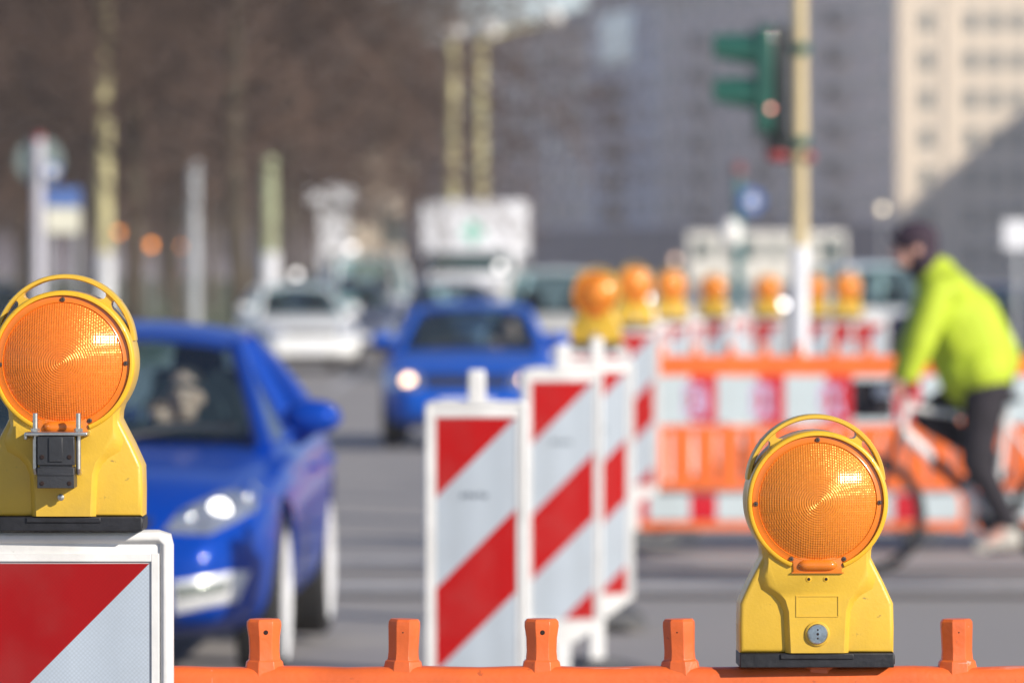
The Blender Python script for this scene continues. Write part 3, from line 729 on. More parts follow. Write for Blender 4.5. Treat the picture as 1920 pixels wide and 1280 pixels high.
    for sx, (A0, A1, C0, C1) in ((-1, pil[0]), (1, pil[1])):
        B0, B1 = (sx * bw, .32, belt), (sx * rc(.3), .24, zr - .09)
        pane('side_window', [[(A0[0], A0[1] + .05, A0[2]), B0], [A1, B1]])
        pane('side_window', [[B0, (C0[0], C0[1] - .05, C0[2])], [B1, C1]])
        # door mirror
        mh = MB(); mx = sx * (hw * .93 + .075)
        mh.sphere((mx, wsb + .40, belt + .085), (.125, .075, .075), 18, 12); mh.tube([(sx * hw * .93, wsb + .45, belt - .02), (sx * (hw + .02), wsb + .42, belt + .04)], .028, 8)
        mo = mh.build('mirror', M[paint], root)
        b = MB(); b.sphere((mx, wsb + .455, belt + .085), (.105, .02, .058), 16, 8); b.build('mirror_glass', M['chrome'], mo)
        b = MB()
        for yy in (-.02, .92):
            xs_ = [abs((bvh.ray_cast(Vector((sx * 2, yy + d_, belt - .14)), Vector((-sx, 0, 0)))[0] or Vector((hw, 0, 0))).x) for d_ in (0, .2)]
            b.tube([(sx * (xs_[0] - .01), yy, belt - .14), (sx * (xs_[0] + .022), yy + .03, belt - .14), (sx * (xs_[1] + .022), yy + .17, belt - .14), (sx * (xs_[1] - .01), yy + .2, belt - .14)], .012, 6)
        b.build('door_handles', M[paint], root)
    # face
    fz = nose
    if lights:
        for k, sx in enumerate((1, -1)):
            m_ = lambda q: [(sx * x, z) for x, z in (q if sx > 0 else list(reversed(q)))]
            if face == 'almond':
                o = ms(bvh, m_([(hw * .50, fz - .135), (hw * .70, fz - .145), (hw * .88, fz - .07), (hw * .925, fz + .03), (hw * .88, fz + .065), (hw * .74, fz + .02), (hw * .57, fz - .05)]), .010, 'headlight', M['chrome_dull'], root)
                for (x, z, r) in ((.60, -.085, .034), (.735, -.055, .044), (.83, -.01, .03)):
                    h = bvh.ray_cast(Vector((sx * hw * x, -4, fz + z)), Vector((0, 1, 0)))[0]
                    b = MB(); b.sphere(h + Vector((0, .005, 0)), (r, r * .6, r), 14, 8)
                    b.build('reflector', M['lamp_glint'] if (lit and x == .735) else M['chrome'], o)  # the glowing one stands in for a sun glint
                ms(bvh, m_([(hw * .56, .31), (hw * .82, .35), (hw * .87, .465), (hw * .80, .47), (hw * .55, .435)]), .012, 'fog_lamp_surround', M['white_trim'], root)
                ms(bvh, m_([(hw * .57, .36), (hw * .78, .385), (hw * .81, .445), (hw * .56, .425)]), .017, 'fog_lamp', M['fog_glass'], root)
            else:
                o = ms(bvh, m_([(hw * .50, fz - .16), (hw * .86, fz - .155), (hw * .93, fz - .06), (hw * .90, fz + .0), (hw * .52, fz - .01)]), .010, 'headlight', M['chrome_dull'], root)
                h = bvh.ray_cast(Vector((sx * hw * .66, -4, fz - .085)), Vector((0, 1, 0)))[0]
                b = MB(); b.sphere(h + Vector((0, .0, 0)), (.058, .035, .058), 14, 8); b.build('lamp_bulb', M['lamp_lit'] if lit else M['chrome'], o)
            zt = deck - .08 if rear == 'sedan' else belt - .05
            ms(bvh, m_([(hw * .58, zt - .22), (hw * .86, zt - .2), (hw * .9, zt - .03), (hw * .6, zt - .02)]), .01, 'tail_light', M['red_glass'], root, 'rear')
    g = [(-hw * .46, fz - .15), (hw * .46, fz - .15), (hw * .50, fz - .02), (-hw * .50, fz - .02)] if face != 'almond' else [(-hw * .36, fz - .24), (hw * .36, fz - .24), (hw * .46, fz - .08), (-hw * .46, fz - .08)]
    ms(bvh, g, .006, 'grille', M['blackplastic'], root)
    ms(bvh, [(-hw * .60, .225), (hw * .60, .225), (hw * .56, .30), (-hw * .56, .30)], .006, 'lower_intake', M['blackplastic'], root)
    ms(bvh, [(-.26, .37), (.26, .37), (.26, .47), (-.26, .47)], .016, 'number_plate', M['white_paint'], root)
    ms(bvh, [(-.26, .55), (.26, .55), (.26, .65), (-.26, .65)], .016, 'number_plate', M['white_paint'], root, 'rear')
    for sx in (-.42, .12):
        b = MB(); b.tube([(sx, wsb - .14, hood + .035), (sx + .25, wsb + .02, hood + .085), (sx + .5, wsb + .05, hood + .08)], .009, 6); b.build('wiper', M['blackplastic'], root)
    return root
def driver(car, loc, label, top, x=.36, y=.12, z=.95, raised=False):
    """a seated driver, seen from the chest up through the windscreen"""
    r = thing('person', loc, car.rotation_euler.z, label, 'person', 'drivers at the wheel')
    hd = Vector((x, y - .02, z + .23))
    arms = [((x + .19, y + .02, z - .02), (x + .27, y - .16, z - .14), .055, .045), ((x + .27, y - .16, z - .14), (x + .17, y - .40, z + .0), .045, .034),
            ((x - .19, y + .02, z - .02), (x - .25, y - .17, z - .10), .055, .045)]
    hands = [(x + .17, y - .40, z + .0)]
    if raised: arms.append(((x - .25, y - .17, z - .10), (x - .09, y - .15, z + .10), .045, .034)); hands.append((x - .09, y - .15, z + .10))
    else: arms.append(((x - .25, y - .17, z - .10), (x - .15, y - .46, z + .06), .045, .034)); hands.append((x - .15, y - .46, z + .06))
    hc = []
    for k, hnd in enumerate(hands):
        h = Vector(hnd); up = Vector((0, -.3, 1)).normalized(); s_ = Vector((1, 0, 0))
        hc.append((h, h + up * .055, .032, .034))
        for i in range(4):
            b0 = h + up * .07 + s_ * (.022 * i - .033); hc += [(b0, b0 + up * (.03 + .006 * (i in (1, 2))), .010, .009), (b0 + up * .032, b0 + up * .045 + Vector((0, -.025, 0)), .009, .007)]
        hc.append((h + s_ * .035 + up * .02, h + s_ * .055 + up * .055, .011, .008))
    flesh('person_body', [((x, y + .02, z - .22), (x, y + .02, z - .02), .16, .15), ((x, y, z), (x, y - .005, z + .16), .058, .055)] + arms + hc,
          [(hd + Vector((0, 0, .02)), (.078, .098, .105)), (hd + Vector((0, -.022, -.055)), (.058, .068, .06)), (hd + Vector((0, -.10, -.012)), (.013, .022, .022)), (hd + Vector((.079, 0, -.01)), (.012, .025, .032)), (hd + Vector((-.079, 0, -.01)), (.012, .025, .032))], M['skin'], r, .0065, 3)
    b = MB()
    for sx in (-1, 1): b.sphere(hd + Vector((sx * .03, -.083, .012)), (.014, .01, .008), 10, 6)
    b.sphere(hd + Vector((0, -.090, -.058)), (.024, .008, .006), 10, 6)
    b.build('face_features', M['hair'], r)
    b = MB(); b.sphere(hd + Vector((0, .022, .048)), (.086, .098, .092), 18, 10); b.build('hair', M['hair'], r)
    flesh('top', [((x, y + .02, z - .25), (x, y + .02, z - .03), .18, .17), ((x - .12, y + .02, z), (x + .12, y + .02, z), .09, .09)] + [(a, c, u + .014, v + .014) for a, c, u, v in arms[:1] + arms[2:3]] +
          [(a, Vector(a).lerp(Vector(c), .82), u + .014, v + .016) for a, c, u, v in (arms[1], arms[3])], [], M[top], r, .012, 3)
    return r
def paint(n, col, met=.0): M[n] = mat(n, col, .32, metal=met, var=.05, vs=3, coat=.42, spec=.05)
paint('blue_paint', (.002, .048, .34), .1); paint('blue_paint_old', (.003, .092, .50), .1); paint('white_car_paint', (.86, .86, .84)); paint('silver_paint', (.50, .52, .55), .6)
paint('dark_blue_paint', (.012, .022, .07), .2); paint('slate_paint', (.10, .125, .20), .4); paint('cream_paint', (.70, .67, .60)); paint('grey_blue_paint', (.16, .19, .28), .4)
M['chrome_dull'] = mat('headlamp_glass', (.62, .65, .70), .14, metal=.75, var=.35, vs=22, coat=1)
M['fog_glass'] = mat('fog_lamp_glass', (.30, .33, .30), .2, metal=.4, var=.4, vs=30, coat=1)
M['white_trim'] = mat('satin_trim', (.80, .80, .80), .35, metal=.3, var=.08)
CARS = 'cars coming up the street'
c1p = at(133, 462); cy = R(-2.0)
off = Matrix.Rotation(cy, 4, 'Z') @ Vector((0, -1.42, 0)); c1l = c1p - off
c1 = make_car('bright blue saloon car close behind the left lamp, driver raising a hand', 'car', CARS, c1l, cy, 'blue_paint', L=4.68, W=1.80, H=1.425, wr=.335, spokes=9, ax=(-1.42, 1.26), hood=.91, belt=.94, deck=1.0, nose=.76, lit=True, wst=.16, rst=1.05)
driver(c1, c1l, 'driver of the bright blue saloon, one hand raised to the chin', 'shirt_light', x=.34, y=-.10, z=.87, raised=True)
c2l = at(880, 196) + Vector((0, 2.0, 0))
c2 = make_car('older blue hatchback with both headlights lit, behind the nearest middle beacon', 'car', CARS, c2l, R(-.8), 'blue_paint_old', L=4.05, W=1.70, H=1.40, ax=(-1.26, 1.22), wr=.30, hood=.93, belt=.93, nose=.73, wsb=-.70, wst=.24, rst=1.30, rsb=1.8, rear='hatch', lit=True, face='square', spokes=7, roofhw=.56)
driver(c2, c2l, 'driver in dark clothes behind the wheel of the older blue hatchback', 'shirt_dark', x=.40, y=-.06, z=.86)
c3 = make_car('white car with dark windscreen left of the older blue hatchback', 'car', CARS, at(556, 112), R(9), 'white_car_paint', L=4.4, W=1.78, H=1.46, rear='hatch', face='square', wsb=-.75, wst=.1, rst=1.5, rsb=1.95, spokes=7, lit=False)
c4 = make_car('slate blue car half hidden behind the white car on the left', 'car', CARS, at(655, 100), R(7), 'grey_blue_paint', L=4.3, W=1.76, H=1.48, rear='hatch', face='square', wsb=-.75, wst=.1, rst=1.5, rsb=1.9)
c5 = make_car('tall white van with dark windows behind the slate blue car', 'van', CARS, at(690, 88), R(6), 'white_car_paint', L=5.0, W=1.95, H=1.95, rear='hatch', face='square', hood=1.1, belt=1.15, nose=.85, wsb=-1.3, wst=-.75, rst=2.2, rsb=2.4, roofhw=.72, ax=(-1.6, 1.5), lit=True)  # headlamps glow in place of sun glints on the van
c6 = make_car('grey blue car in front of the white box truck', 'car', CARS, at(842, 112), R(-1), 'slate_paint', L=4.4, W=1.78, H=1.5, rear='hatch', face='square', wsb=-.75, wst=.1, rst=1.5, rsb=1.9)
c7 = make_car('cream white people carrier between the blue hatchback and the biggest blurred lamp', 'van', CARS, at(1038, 122), R(-3), 'cream_paint', L=4.7, W=1.86, H=1.72, rear='hatch', face='square', hood=1.02, belt=1.03, nose=.80, wsb=-1.05, wst=-.3, rst=2.0, rsb=2.25, roofhw=.66, ax=(-1.5, 1.4))
c8 = make_car('dark blue car parked at the right edge behind the cyclist', 'car', 'cars on the right side of the street', at(1925, 118), R(62), 'dark_blue_paint', L=4.6, W=1.80, H=1.46)
c9 = make_car('small white van standing between the amber lamps and the cyclist', 'van', 'cars on the right side of the street', at(1650, 112), R(14), 'white_car_paint', L=4.6, W=1.86, H=1.80, rear='hatch', face='square', hood=1.05, belt=1.08, nose=.82, wsb=-1.15, wst=-.5, rst=2.0, rsb=2.2, roofhw=.68, ax=(-1.5, 1.4))
c10 = make_car('silver car at the kerb left of the big white truck', 'car', CARS, at(742, 84), R(4), 'silver_paint', L=4.5, W=1.78, H=1.46, face='square')
c11 = make_car('dark blue car peeking out behind the left lamp housing', 'car', CARS, at(-30, 112), R(12), 'dark_blue_paint', L=4.4, W=1.78, H=1.46, rear='hatch', face='square', wsb=-.75, wst=.1, rst=1.5, rsb=1.9)
c12 = make_car('dark grey car behind the white car, left of the tall white van', 'car', CARS, at(610, 82), R(7), 'dark_blue_paint', L=4.5, W=1.78, H=1.5, rear='hatch', face='square', wsb=-.75, wst=.1, rst=1.5, rsb=1.9)
def lorry():
    r = thing('box_truck', at(886, 84), R(-1), 'white box truck with small green mark on its box, behind the older blue hatchback', 'truck')
    b = MB(); b.box((0, 3.2, 2.02), (2.36, 5.4, 2.28)); b.build('cargo_box', M['white_paint'], r, bevel=.06)
    b = MB(); b.box((0, -.25, 1.05), (2.05, 1.5, 1.0)); b.box((0, -.12, 1.84), (2.0, 1.24, .62), taper=.86); b.build('cab', M['white_paint'], r, bevel=.09)
    b = MB(); b.rings([[(-.92, -.80, 1.47), (.92, -.80, 1.47)], [(-.84, -.70, 2.02), (.84, -.70, 2.02)]], close=False, cap=False); b.bm.faces.ensure_lookup_table(); b.build('windscreen', M['window'], r)
    for sx in (-1, 1):
        b = MB(); b.rings([[(sx * 1.005, -.55, 1.5), (sx * 1.005, .25, 1.5)], [(sx * .92, -.45, 2.0), (sx * .92, .25, 2.0)]], close=False, cap=False); b.build('side_window', M['window'], r)
        b = MB(); b.box((sx * 1.16, -.72, 1.75), (.2, .1, .4)); b.tube([(sx * .98, -.5, 1.95), (sx * 1.1, -.7, 1.95)], .02, 6); b.build('mirror', M['blackplastic'], r, bevel=.03)
        b = MB(); b.box((sx * .78, -1.005, .83), (.34, .03, .2)); b.build('headlight', M['lamp_glint'] if sx > 0 else M['chrome_dull'], r, bevel=.02)
        for yy in (.1, 4.4):
            b = MB(); q = Matrix.Translation((sx * 1.0, yy, .42)) @ Matrix.Rotation(R(90) * sx, 4, 'Y')
            b.lathe([(.25, -.25), (.40, -.25), (.42, -.2), (.42, -.03), (.4, 0), (.26, 0)], 30, q); t = b.build('wheel', M['tyre'], r)
            b = MB(); b.lathe([(.26, -.05), (.25, .003), (.12, -.04), (.10, .01), (.001, .01)], 24, q); b.build('rim', M['alloy'], t)
    b = MB(); b.box((0, -1.01, .60), (2.0, .12, .26)); b.build('bumper', M['greysign'], r, bevel=.03)
    b = MB(); b.box((0, -1.005, 1.12), (1.2, .03, .22)); b.build('grille', M['blackplastic'], r, bevel=.01)
    b = MB(); b.box((0, 2.5, .75), (.9, 7.0, .2)); b.build('chassis', M['blackplastic'], r)
    b = MB(); b.box((0, .495, 2.46), (.17, .02, .50)); b.box((-.165, .495, 2.46), (.16, .02, .16)); b.box((.165, .495, 2.46), (.16, .02, .16)); b.build('green_mark', mat('mint_print', (.25, .62, .48), .5), r)
    return r
lr = lorry()
pass
def coach():
    r = thing('white_coach', at(1436, 36, z=-.3), R(0), 'long white coach crossing far behind the traffic light pole', 'bus')
    b = MB(); b.box((0, 1.3, 1.72), (8.3, 2.5, 2.75)); b.build('body', M['cream_paint'], r, bevel=.18)
    for k in range(6):
        b = MB(); b.box((-3.3 + k * 1.25, .045, 2.15), (.55 if k % 2 else .95, .03, .85)); b.build('window', M['window'], r, bevel=.02)
    b = MB(); b.box((3.62, .045, 1.7), (.7, .03, 2.1)); b.build('door', M['window'], r, bevel=.02)
    for x in (-2.6, 2.3):
        b = MB(); b.cyl((x, .03, .48), (x, .3, .48), .48, n=30); b.build('wheel', M['tyre'], r)
coach()
# ------------------------------------------------------------------ cyclist
CS = 353; CO = at(1800, CS)
def cp(px, py, dy=0): return Vector(((px - 1800) / CS, dy, CH - (py - HY) / CS - CO.z))
def bicycle():
    r = thing('bicycle', CO, 0, 'white and black bicycle with dropped front bag ridden by the cyclist in the bright jacket', 'bicycle')
    bb, hub_f, hub_r = cp(1865, 968), cp(1622, 965), cp(2012, 965)
    wr = hub_f.z - .004
    for nm, h in (('wheel', hub_f), ('wheel', hub_r)):
        h.z = wr + .004
        b = MB(); b.tube([h + Vector((math.cos(a), 0, math.sin(a))) * (wr - .022) for a in [2 * math.pi * k / 64 for k in range(64)]], .024, 10, closed=True); t = b.build('wheel', M['tyre'], r)
        b = MB(); b.tube([h + Vector((math.cos(a), 0, math.sin(a))) * (wr - .046) for a in [2 * math.pi * k / 64 for k in range(64)]], .009, 8, closed=True)
        for k in range(28):
            a = 2 * math.pi * k / 28; a2 = a + (.5 if k % 2 else -.5); s_ = .03 if k % 4 < 2 else -.03
            b.tube([h + Vector((math.cos(a2) * .02, s_, math.sin(a2) * .02)), h + Vector((math.cos(a) * (wr - .045), 0, math.sin(a) * (wr - .045)))], .0014, 4)
        b.cyl(h + Vector((0, -.05, 0)), h + Vector((0, .05, 0)), .02, n=14)
        b.build('rim', M['bike_black'], t)
    ht, hl, st_ = cp(1703, 745), cp(1690, 805), cp(1886, 790)
    b = MB(); b.tube([hl, bb.lerp(hl, .03)], .03, 12); b.build('down_tube', M['bike_white'], r)
    b = MB(); b.tube([hl.lerp(bb, .34) , hl.lerp(bb, .66)], .0315, 12); b.build('frame_decal', M['bike_black'], r)
    b = MB(); b.tube([hl, ht], .023, 12); b.tube([ht.lerp(hl, .3), st_], .017, 10); b.tube([bb, st_, cp(1890, 772)], .018, 10)
    for s_ in (-.06, .06):
        b.tube([bb + Vector((.03, s_ * .5, 0)), hub_r + Vector((0, s_, 0))], .011, 8); b.tube([st_, hub_r + Vector((0, s_, 0))], .009, 8)
    b.build('frame', M['bike_white'], r)
    b = MB()
    for s_ in (-.055, .055): b.tube([hl + Vector((0, s_ * .6, 0)), hl.lerp(hub_f, .5) + Vector((.02, s_, 0)), hub_f + Vector((0, s_, 0))], [.016, .014, .009], 8)
    b.tube([hl + Vector((0, -.04, 0)), hl + Vector((0, .04, 0))], .018, 8); b.build('fork', M['bike_black'], r)
    hb = cp(1692, 722)
    b = MB(); b.tube([ht, cp(1700, 728)], .016, 10); b.tube([cp(1700, 728), hb + Vector((-.05, 0, 0))], .016, 10)
    b.tube([hb + Vector((.02, -.30, .01)), hb + Vector((-.04, -.16, 0)), hb + Vector((-.05, 0, 0)), hb + Vector((-.04, .16, 0)), hb + Vector((.02, .30, .01))], .012, 10)
    for s_ in (-1, 1): b.tube([hb + Vector((.025, s_ * .31, .01)), hb + Vector((-.015, s_ * .21, .005))], .017, 10)
    b.build('handlebar', M['bike_black'], r)
    b = MB(); c = cp(1636, 752); b.box(c, (.20, .24, .17)); b.box(c + Vector((0, 0, .09)), (.21, .25, .03)); bg_ = b.build('front_bag', M['darkcloth'], r, bevel=.02)
    b = MB(); b.box(c + Vector((.05, -.124, .055)), (.09, .008, .06)); b.build('reflective_patch', M['white_paint'], bg_)
    b = MB(); b.tube([c + Vector((.08, 0, .03)), hb + Vector((-.05, 0, 0))], .014, 8); b.build('bag_bracket', M['bike_black'], r)
    b = MB(); b.sphere(cp(1872, 748), (.13, .065, .03), 16, 8); b.tube([cp(1888, 778), cp(1880, 752)], .013, 8); b.build('saddle', M['bike_black'], r)
    b = MB(); b.lathe([(.085, -.004), (.095, 0), (.085, .004)], 40, Matrix.Translation(bb + Vector((0, .045, 0))) @ AX_Y)
    pl, pr = cp(1870, 1030), cp(1860, 906)
    b.tube([bb + Vector((0, -.05, 0)), pl + Vector((0, -.08, 0))], .013, 8); b.tube([bb + Vector((0, .05, 0)), pr + Vector((0, .08, 0))], .013, 8)
    b.tube([bb + Vector((0, .045, .085)), hub_r + Vector((0, .045, .03))], .005, 6); b.tube([bb + Vector((0, .045, -.085)), hub_r + Vector((0, .045, -.03))], .005, 6)
    b.build('crankset', M['bike_black'], r)
    for p, s_ in ((pl, -.12), (pr, .12)):
        b = MB(); b.box(p + Vector((0, s_, 0)), (.10, .09, .022)); b.build('pedal', M['bike_black'], r, bevel=.005)
    for h, a0, a1 in ((hub_r, 10, 170),):
        b = MB(); b.tube([h + Vector((math.cos(R(a)), 0, math.sin(R(a)))) * (wr + .022) for a in range(a0, a1, 8)], .024, 8, flat=(.2, 1)); b.build('mudguard', M['bike_black'], r)
bicycle()
def cyclist():
    r = thing('person', CO, 0, 'cyclist in a bright yellow green jacket, dark cap and black trousers, leaning over the handlebar', 'person')
    hipL, hipR = cp(1848, 718, -.10), cp(1848, 718, .10); pel = cp(1850, 700)
    che, nek = cp(1785, 585), cp(1745, 515)
    shL, shR = cp(1755, 548, -.185), cp(1755, 548, .185); elL, elR = cp(1722, 640, -.25), cp(1722, 640, .25)
    haL, haR = cp(1694, 712, -.26), cp(1694, 712, .26); hd = cp(1714, 464)
    knL, knR = cp(1828, 862, -.12), cp(1742, 782, .12); anL, anR = cp(1888, 985, -.11), cp(1868, 872, .11)
    fingers = []
    for h, sgn in ((haL, -1), (haR, 1)):
        fw = Vector((-.8, 0, -.55)).normalized(); dn = Vector((.35, 0, -.94))
        fingers.append((h, h + fw * .055, .030, .032))
        for i in range(4):
            b0 = h + fw * .062 + Vector((0, (i - 1.5) * .021, 0)); e = .028 + .006 * (i in (1, 2))
            fingers += [(b0, b0 + fw * e * .6 + dn * e * .5, .0098, .009), (b0 + fw * e * .6 + dn * e * .5, b0 + fw * e * .2 + dn * (e + .02), .009, .0075)]
        fingers.append((h + Vector((0, -sgn * .03, 0)), h + fw * .045 + Vector((0, -sgn * .045, -.02)), .011, .009))
    fL, fR = cp(1848, 1020, -.12), cp(1838, 896, .12)
    flesh('person_body', [(pel, che, .135, .15), (che, nek, .14, .07), (nek, hd, .058, .055), (shL, elL, .056, .044), (elL, haL, .044, .03), (shR, elR, .056, .044), (elR, haR, .044, .03),
          (hipL, knL, .085, .06), (knL, anL, .056, .04), (hipR, knR, .085, .06), (knR, anR, .056, .04), (anL, fL, .042, .035), (anR, fR, .042, .035)] + fingers,
          [(hd + Vector((.005, 0, .02)), (.102, .078, .112)), (hd + Vector((-.035, 0, -.055)), (.07, .056, .062)), (hd + Vector((-.112, 0, -.018)), (.022, .014, .022)), (hd + Vector((.012, -.08, -.01)), (.026, .012, .034)), (hd + Vector((.012, .08, -.01)), (.026, .012, .034))], M['skin'], r, .0065, 3)
    b = MB()
    for s_ in (-1, 1): b.sphere(hd + Vector((-.092, s_ * .033, .010)), (.010, .014, .008), 10, 6)
    b.sphere(hd + Vector((-.098, 0, -.062)), (.008, .024, .006), 10, 6); b.build('face_features', M['hair'], r)
    flesh('cap', [(hd + Vector((.03, 0, .0)), cp(1738, 505), .088, .095)], [(hd + Vector((.012, 0, .045)), (.122, .098, .098)), (hd + Vector((-.075, 0, .055)), (.062, .075, .022)), (cp(1738, 500), (.10, .10, .07))], M['cap'], r, .009, 4)
    flesh('jacket', [(cp(1832, 690), che, .185, .195), (cp(1850, 672), cp(1808, 600), .180, .195), (che, cp(1756, 520), .20, .12), (cp(1838, 722), cp(1840, 700), .165, .175), (cp(1752, 514), cp(1746, 506), .105, .085), (shL, elL, .088, .078), (elL, elL.lerp(haL, .86), .080, .055), (shR, elR, .088, .078), (elR, elR.lerp(haR, .86), .080, .055),
          (cp(1765, 640), cp(1800, 720), .10, .10), (cp(1842, 694, -.085), cp(1842, 694, .085), .160, .160), (cp(1812, 700, -.07), cp(1812, 700, .07), .13, .13)], [(cp(1778, 545, 0), (.13, .25, .12))], M['hivis'], r, .010, 5)
    flesh('trousers', [(cp(1850, 715), hipL, .155, .12), (cp(1850, 715), hipR, .155, .12), (hipL, knL, .125, .088), (knL, anL + Vector((0, 0, .02)), .080, .056), (hipR, knR, .112, .082), (knR, anR + Vector((0, 0, .02)), .080, .056)], [], M['darkcloth'], r, .010, 4)
    for an, f, tw in ((anL, fL, cp(1900, 1012, -.12)), (anR, fR, cp(1886, 892, .12))):
        s_ = MB(); 
        flesh('shoe', [(tw + Vector((-.01, 0, 0)), f + Vector((.03, 0, -.006)), .043, .044), (f + Vector((.03, 0, -.006)), f + Vector((-.055, 0, -.018)), .044, .032), (an + Vector((0, 0, .01)), an + Vector((0, 0, -.05)), .046, .05)], [], M['shoe'] if an is anL else M['darkcloth'], r, .008, 3)
        s_.bm.free()
cyclist()
HAZE = .0005
# ------------------------------------------------------------------ traffic light, poles, signs
def traffic_light():
    p = at(1500, 255); r = thing('traffic_light', p, 0, 'dark green traffic light on a tall beige pole with white lower part, beside the cyclist', 'traffic light')
    Z = lambda py: CH - (py - HY) / 255 - p.z
    X = lambda px: (px - 1500) / 255
    b = MB(); b.cyl((0, 0, Z(462)), (-.01, 0, 4.6), .058, .050, 20); b.build('pole', M['post_tan'], r)
    b = MB(); b.cyl((0, 0, 0), (0, 0, Z(470)), .066, .064, 20); b.cyl((0, 0, Z(474)), (0, 0, Z(462)), .068, .06, 20); b.build('pole_sleeve', M['white_paint'], r)
    x0 = X(1447); zt, zb = Z(52), Z(252)
    b = MB(); b.box((x0 - .05, 0, (zt + zb) / 2), (.16, .30, zt - zb)); b.build('signal_head', M['signal_green'], r, bevel=.035)
    b = MB(); b.box((x0 + .065, 0, (zt + zb) / 2 - .01), (.10, .34, zt - zb + .02)); b.build('back_plate', M['signal_black'], r, bevel=.02)
    for k, py in enumerate((96, 178)):
        z = Z(py); b = MB(); rg = []
        for f in range(6):
            x = x0 - .13 - .30 * f / 5; rr = .130 - .012 * f / 5; d0 = -200 if f == 0 else -200
            lo = R(-55 + 32 * f / 5)
            n = 20; a0, a1 = lo, math.pi - lo
            ring = [(x, rr * math.cos(a0 + (a1 - a0) * i / n), z + rr * math.sin(a0 + (a1 - a0) * i / n)) for i in range(n + 1)]
            inn = [(x, y * .95, z + (zz - z) * .95) for _, y, zz in reversed(ring)]
            rg.append(ring + inn)
        b.rings(rg); v = b.build('visor', M['signal_green'], r)
        b = MB(); b.lathe([(.115, 0), (.10, .03), (.05, .045), (.001, .05)], 24, Matrix.Translation((x0 - .13, 0, z)) @ Matrix.Rotation(R(-90), 4, 'Y')); b.build('signal_lens', M['signal_black'], v)
    b = MB(); b.tube([(x0, 0, zb + .02), (x0, 0, zb - .04), (0, 0, zb - .06)], .03, 10); b.lathe([(.072, -.04), (.072, .04)], 18, Matrix.Translation((0, 0, zb - .06))); b.build('bracket', M['signal_green'], r)
    b = MB(); b.tube([(x0 + .06, 0, Z(92)), (0, 0, Z(92))], .028, 10); b.lathe([(.075, -.04), (.075, .04)], 18, Matrix.Translation((0, 0, Z(92)))); b.build('bracket', M['signal_green'], r)
    b = MB(); b.box((X(1462), -.0, Z(278)), (.20, .20, .20)); ph = b.build('pedestrian_signal', M['signal_black'], r, bevel=.02)
    b = MB(); b.sphere((X(1458), -.075, Z(293)), (.10, .045, .045), 14, 8); b.build('red_lamp', M['red_lit_soft'], ph)
    b = MB(); b.sphere((X(1516), -.05, Z(294)), (.045, .05, .04), 14, 8); b.tube([(0, 0, Z(294)), (X(1516), -.03, Z(294))], .02, 8); b.build('push_button', M['red_paint'], r)
    b = MB(); b.sphere((X(1443), -.155, Z(205)), (.02, .02, .02), 10, 8); b.build('indicator_lamp', M['red_lit_small'], r)
M['post_tan'] = mat('tan_post_paint', (.58, .46, .25), .5, var=.12, vs=3, coat=.2)
M['red_lit_soft'] = mat('red_signal_soft', (.30, .03, .03), .5)
M['red_lit_small'] = mat('red_indicator', (.9, .3, .25), .4, emis=2.4, ecol=(1, .42, .34))
traffic_light()
def column(px, S, ztop, rad, m, label, sleeve=None, name='lamp_post', cat='lamp post', heads=(), group=None):
    p = at(px, S); r = thing(name, p, 0, label, cat, group)
    b = MB(); b.cyl((0, 0, 0), (0, 0, ztop), rad, rad * .8, 16); b.lathe([(rad * 1.35, 0), (rad * 1.35, .25), (rad * 1.02, .35)], 16); b.build('post', M[m], r)
    if sleeve:
        b = MB(); b.cyl((0, 0, .36), (0, 0, sleeve), rad * 1.15, rad * 1.1, 16); b.build('sleeve', M['white_paint'], r)
    for dx, z in heads:
        if abs(dx) > .01:
            b = MB(); b.tube([(0, 0, z - .5), (dx * .5, 0, z - .15), (dx, 0, z)], .05, 8); b.build('arm', M[m], r)
        b = MB(); b.lathe([(.06, -.12), (.24, 0), (.30, .12), (.18, .30), (.05, .36)], 20, Matrix.Translation((dx, 0, z))); b.build('lamp_head', M['lampglass'], r)
    return r
G = 'lamp posts along the street'
column(195, 90, 12, .185, 'post', 'thick beige lamp post with white foot sleeve, rising among the bare trees at the left', 2.0, group=G)
column(505, 78, 4.3, .21, 'post2', 'grey green lamp post with white foot sleeve, left of the white cars', 2.0, group=G)
column(848, 73, 7.4, .17, 'post', 'left one of the two beige lamp posts rising behind the white truck', heads=((0, 7.5),), group=G)
column(900, 73, 7.4, .19, 'post', 'right one of the two beige lamp posts behind the white truck, with a side arm', heads=((.25, 7.6), (1.85, 7.9)), group=G)
column(733, 33, 16, .34, 'post', 'pale lamp post at the right end of the bare trees', group=G)
column(364, 84, 4.1, .155, 'post_grey', 'grey metal pole in front of the bare trees', name='grey_pole', cat='pole')
def sign_post():
    S = 150; p = at(70, S); r = thing('sign_post', p, R(4), 'pale grey sign post with red cap and round signs, behind the left lamp', 'sign post')
    b = MB(); b.cyl((0, 0, 0), (.02, 0, 3.34), .075, .065, 16); b.build('pole', M['pale_pole'], r)
    b = MB(); b.cyl((.02, 0, 3.34), (.02, 0, 3.41), .066, .05, 16); b.build('cap', M['red_paint'], r)
    b = MB(); b.lathe([(.30, -.012), (.30, .012)], 40, Matrix.Translation((.03, .09, 3.08)) @ AX_Y); b.build('round_sign', M['greysign'], r)
    b = MB(); b.lathe([(.10, -.012), (.10, .012)], 24, Matrix.Translation((.19, -.09, 2.95)) @ AX_Y); s_ = b.build('small_sign', M['blue_sign'], r)
    b = MB(); b.lathe([(.06, 0), (.06, .016)], 24, Matrix.Translation((.19, -.09, 2.95)) @ AX_Y); b.build('sign_centre', M['white_paint'], s_)
